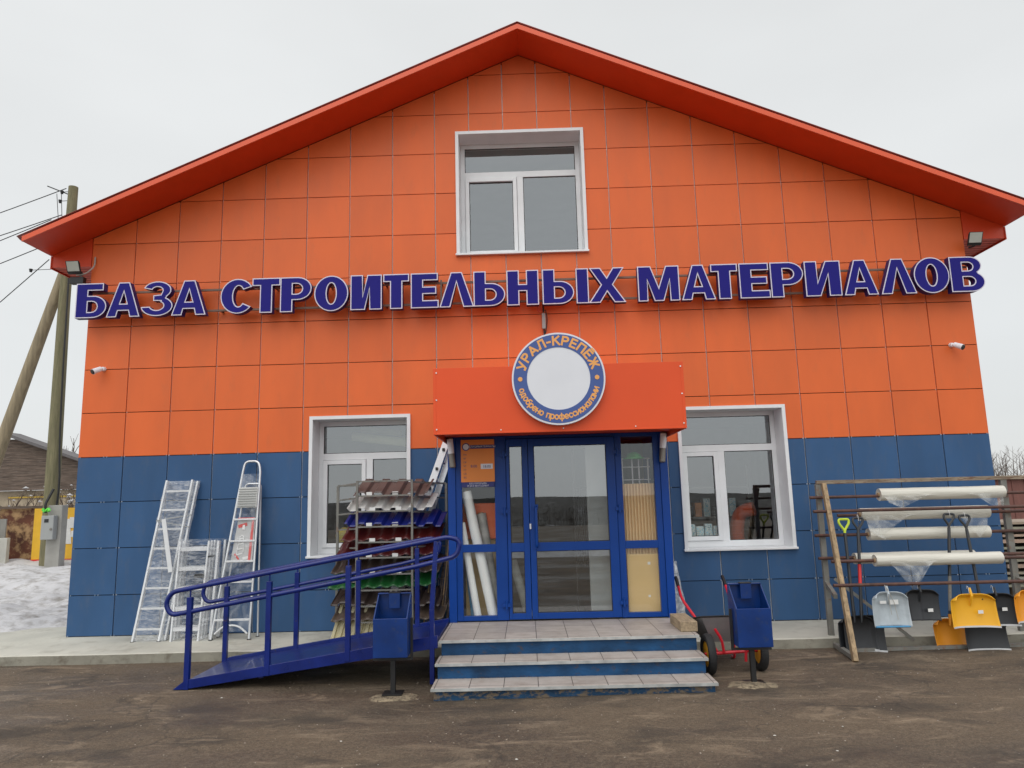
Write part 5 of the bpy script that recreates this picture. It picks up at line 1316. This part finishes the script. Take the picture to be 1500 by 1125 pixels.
def bare_tree(x, y, z, hgt, seed, lab, name='bare_shrub', stems=5, spread=.5, cat='shrub', grp=None, snowy=False):
    rnd = random.Random(seed); m_ = MB(); t = thing(name, (x, y, z), lab, cat, grp)
    sn = MB()
    def grow(p, d, L_, r_, dep):
        q_ = p + d * L_; mid = p.lerp(q_, .5) + Vector((rnd.uniform(-1, 1), rnd.uniform(-1, 1), rnd.uniform(-.5, .5))) * L_ * .07
        m_.tube([p, mid, q_], [r_, r_ * .85, r_ * .65], 5 if dep > 1 else 4, cap=False)
        if snowy and dep <= 2 and rnd.random() < .10:
            s_r = rnd.uniform(.03, .09); c_ = q_
            vs = [c_ + Vector((s_r * 1.3 * math.cos(a) * rnd.uniform(.7, 1.2), s_r * math.sin(a), s_r * .5 * rnd.uniform(-.4, .4))) for a in [k * PI / 3 for k in range(6)]] + [c_ + Vector((0, 0, s_r * .7)), c_ - Vector((0, 0, s_r * .3))]
            sn.add(vs, [(i, (i + 1) % 6, 6) for i in range(6)] + [((i + 1) % 6, i, 7) for i in range(6)])
        if dep <= 0: return
        for _ in range(rnd.choice((2, 3))):
            nd = (d + Vector((rnd.uniform(-1, 1), rnd.uniform(-1, 1), rnd.uniform(-.3, .9))) * spread).normalized()
            grow(p.lerp(q_, rnd.uniform(.5, 1)), nd, L_ * rnd.uniform(.55, .82), r_ * .58, dep - 1)
    for s in range(stems):
        grow(Vector((x + rnd.uniform(-.3, .3), y + rnd.uniform(-.3, .3), z)), Vector((rnd.uniform(-.5, .5), rnd.uniform(-.3, .3), 1)).normalized(), hgt * .34, .011 * hgt + .008, 4)
    m_.build('branches', M['bark'], t)
    if snowy and sn.v: tag(sn.build('snow_caps', M['snow'], t), kind='stuff')
bare_tree(-13.6, 12.5, .3, 2.9, 3, 'bare shrub with clumps of snow behind the rusty fence at far left', snowy=True, spread=.8)
bare_tree(-15.2, 12.0, .3, 2.8, 5, 'bare snowy shrub at the left edge behind the fence', snowy=True, spread=.8)
bare_tree(-12.6, 12.2, .3, 2.6, 8, 'bare snowy shrub beside the building corner above the yellow board', snowy=True, spread=.8)
bare_tree(-24, 26, .3, 7.5, 11, 'leafless tree rising behind the shed roof at far left', 'bare_tree', 2, .42, 'tree')
bare_tree(-21.5, 25, .3, 6.6, 12, 'leafless tree rising behind the middle of the shed roof', 'bare_tree', 2, .42, 'tree')
bare_tree(-19.2, 27, .3, 5.2, 13, 'small leafless tree behind the low end of the shed roof', 'bare_tree', 2, .42, 'tree')

# ------------------------------------------------------------------ right background
gar = thing('red_brown_shed', (12, 8, 0), 'low red brown metal shed beyond the right end of the rack', 'shed')
MB().box(10.6, 19, 8, 14, -.1, 1.95).build('wall', M['redbrown'], gar)
MB().box(10.5, 19.2, 7.9, 14.2, 1.951, 2.02).build('roof', M['oldwood'], gar)
q = MB()
for k in range(14): q.box(10.62 + k * .3, 10.65 + k * .3, 7.985, 7.998, 0, 1.93)
q.build('wall_ribs', M['redbrown'], gar)
pl = thing('plank_stack', (8.3, 2.6, 0), 'stack of pale sawn planks behind the right end of the rack', 'plank stack')
rnd = random.Random(4)
for k in range(11):
    z = .18 + k * .098; MB().box(7.55 + rnd.uniform(-.08, .08), 10.2, 2.4, 3.6, z, z + .035 + .02 * (k % 2)).build('plank', mat('stack_plank%d' % k, tuple(c_ * rnd.uniform(.75, 1.15) for c_ in (.34,)) + (.265, .20), .85, var=.2), pl)
for k in range(3): MB().box(7.7 + k * .9, 7.8 + k * .9, 2.45, 3.55, .0, 1.17).build('spacer', M['timber'], pl)
# far treelines: read as a mass
def treeline(x0, x1, y0, y1, h, n, seed, name, lab):
    rnd = random.Random(seed); m_ = MB()
    for i in range(n):
        x = rnd.uniform(x0, x1); y = rnd.uniform(y0, y1); hh = h * rnd.uniform(.6, 1.15); p = Vector((x, y, land_z(x, y)))
        m_.tube([p, p + Vector((rnd.uniform(-.1, .1) * hh, 0, hh))], [.04 * hh / 3, .008], 4, cap=False)
        for k in range(16):
            t_ = rnd.uniform(.15, .95); b_ = p + Vector((0, 0, hh * t_)); a = rnd.uniform(0, 2 * PI); L_ = hh * (1 - t_ * .6) * rnd.uniform(.2, .42)
            e_ = b_ + Vector((math.cos(a) * L_, math.sin(a) * L_, L_ * rnd.uniform(.6, 1.3)))
            m_.tube([b_, e_], [.012 * hh / 3, .004], 3, cap=False)
            e2 = b_.lerp(e_, .5) + Vector((rnd.uniform(-.5, .5), rnd.uniform(-.5, .5), rnd.uniform(.3, .8))) * L_ * .6
            m_.tube([b_.lerp(e_, .5), e2], [.007 * hh / 3, .003], 3, cap=False)
    return tag(m_.build(name, M['bark']), lab, 'trees', kind='stuff')
def land_z(x, y): return land(( x + 260) / 520, (-43 - y) / 330)[2] if y < -43 else 0
treeline(30, 130, 75, 95, 6.5, 420, 1, 'far_wood', 'distant leafless wood on the horizon at the right')
treeline(-90, 90, -150, -90, 4.2, 420, 2, 'far_scrub', 'distant leafless scrub across the valley')

# ------------------------------------------------------------------ light, sky, camera
SUN_EL, SUN_AZ = math.radians(48), math.radians(200)   # high behind the viewer, a little to the left
BACK = 1.62
wd = bpy.data.worlds.new('World'); S.world = wd; wd.use_nodes = True
N = wd.node_tree.nodes; L = wd.node_tree.links; N.clear()
out = N.new('ShaderNodeOutputWorld'); mxs = N.new('ShaderNodeMixShader')
sky = N.new('ShaderNodeTexSky'); sky.sky_type = 'NISHITA'; sky.sun_disc = False; sky.sun_elevation = SUN_EL; sky.sun_rotation = SUN_AZ
b1 = N.new('ShaderNodeBackground'); b1.inputs[1].default_value = .10; L.new(sky.outputs[0], b1.inputs[0])
tc = N.new('ShaderNodeTexCoord'); sx = N.new('ShaderNodeSeparateXYZ'); L.new(tc.outputs['Generated'], sx.inputs[0])
rp = N.new('ShaderNodeValToRGB'); e = rp.color_ramp.elements
e[0].position = 0; e[0].color = (.79, .805, .805, 1); e[1].position = .18; e[1].color = (.81, .83, .83, 1)
for p, c_ in ((.60, (.84, .855, .855, 1)), (.74, (1.15, 1.17, 1.18, 1)), (.92, (1.6, 1.62, 1.64, 1))):
    x = e.new(p); x.color = c_
L.new(sx.outputs[2], rp.inputs[0])
no = N.new('ShaderNodeTexNoise'); no.inputs['Scale'].default_value = 1.6; no.inputs['Detail'].default_value = 4; no.inputs['Roughness'].default_value = .5
mp = N.new('ShaderNodeMapping'); mp.inputs['Scale'].default_value = (1, 1, 2.5); L.new(tc.outputs['Generated'], mp.inputs[0]); L.new(mp.outputs[0], no.inputs[0])
nr = N.new('ShaderNodeMapRange'); nr.inputs[1].default_value = .3; nr.inputs[2].default_value = .7; nr.inputs[3].default_value = .94; nr.inputs[4].default_value = 1.05
L.new(no.outputs[0], nr.inputs[0])
xr_ = N.new('ShaderNodeMapRange'); xr_.inputs[1].default_value = -.6; xr_.inputs[2].default_value = .6; xr_.inputs[3].default_value = 1.02; xr_.inputs[4].default_value = .97
L.new(sx.outputs[0], xr_.inputs[0])
mu = N.new('ShaderNodeMath'); mu.operation = 'MULTIPLY'; L.new(nr.outputs[0], mu.inputs[0]); L.new(xr_.outputs[0], mu.inputs[1])
yr_ = N.new('ShaderNodeMapRange'); yr_.inputs[1].default_value = .15; yr_.inputs[2].default_value = -.85; yr_.inputs[3].default_value = 1.0; yr_.inputs[4].default_value = BACK
L.new(sx.outputs[1], yr_.inputs[0])   # the cloud is thinner and brighter on the sun's side, behind the viewer
m2_ = N.new('ShaderNodeMath'); m2_.operation = 'MULTIPLY'; L.new(mu.outputs[0], m2_.inputs[0]); L.new(yr_.outputs[0], m2_.inputs[1])
b2 = N.new('ShaderNodeBackground'); L.new(rp.outputs[0], b2.inputs[0]); L.new(m2_.outputs[0], b2.inputs[1])
mxs.inputs[0].default_value = .93; L.new(b1.outputs[0], mxs.inputs[1]); L.new(b2.outputs[0], mxs.inputs[2]); L.new(mxs.outputs[0], out.inputs[0])
sd = bpy.data.lights.new('sun', 'SUN'); sd.energy = .6; sd.angle = math.radians(40); sd.color = (1, .97, .93)
so_ = bpy.data.objects.new('sun', sd); COL.objects.link(so_)
dirv = Vector((math.sin(SUN_AZ) * math.cos(SUN_EL), math.cos(SUN_AZ) * math.cos(SUN_EL), math.sin(SUN_EL)))
so_.rotation_euler = dirv.to_track_quat('Z', 'Y').to_euler(); so_.location = dirv * 30

cam = bpy.data.cameras.new('camera'); cam.sensor_width = 36; cam.lens = 1060.0 / 1500 * 36; cam.clip_end = 2000; cam.clip_start = .05
co_ = bpy.data.objects.new('camera', cam); COL.objects.link(co_); S.camera = co_
yw, pt, rl_ = .01583, .16077, -.02573
fwd = Vector((-math.sin(yw) * math.cos(pt), math.cos(yw) * math.cos(pt), math.sin(pt))); rt = Vector((math.cos(yw), math.sin(yw), 0)); upv = rt.cross(fwd)
r2 = rt * math.cos(rl_) + upv * math.sin(rl_); u2 = upv * math.cos(rl_) - rt * math.sin(rl_)
mt = Matrix((( r2.x, u2.x, -fwd.x, -.05395), (r2.y, u2.y, -fwd.y, -9.66337), (r2.z, u2.z, -fwd.z, 1.73205), (0, 0, 0, 1)))
co_.matrix_world = mt
S.view_settings.view_transform = 'Standard'; S.view_settings.look = 'None'; S.view_settings.exposure = 0; S.view_settings.gamma = 1
S.render.engine = 'CYCLES'; S.cycles.max_bounces = 8; S.cycles.transparent_max_bounces = 16
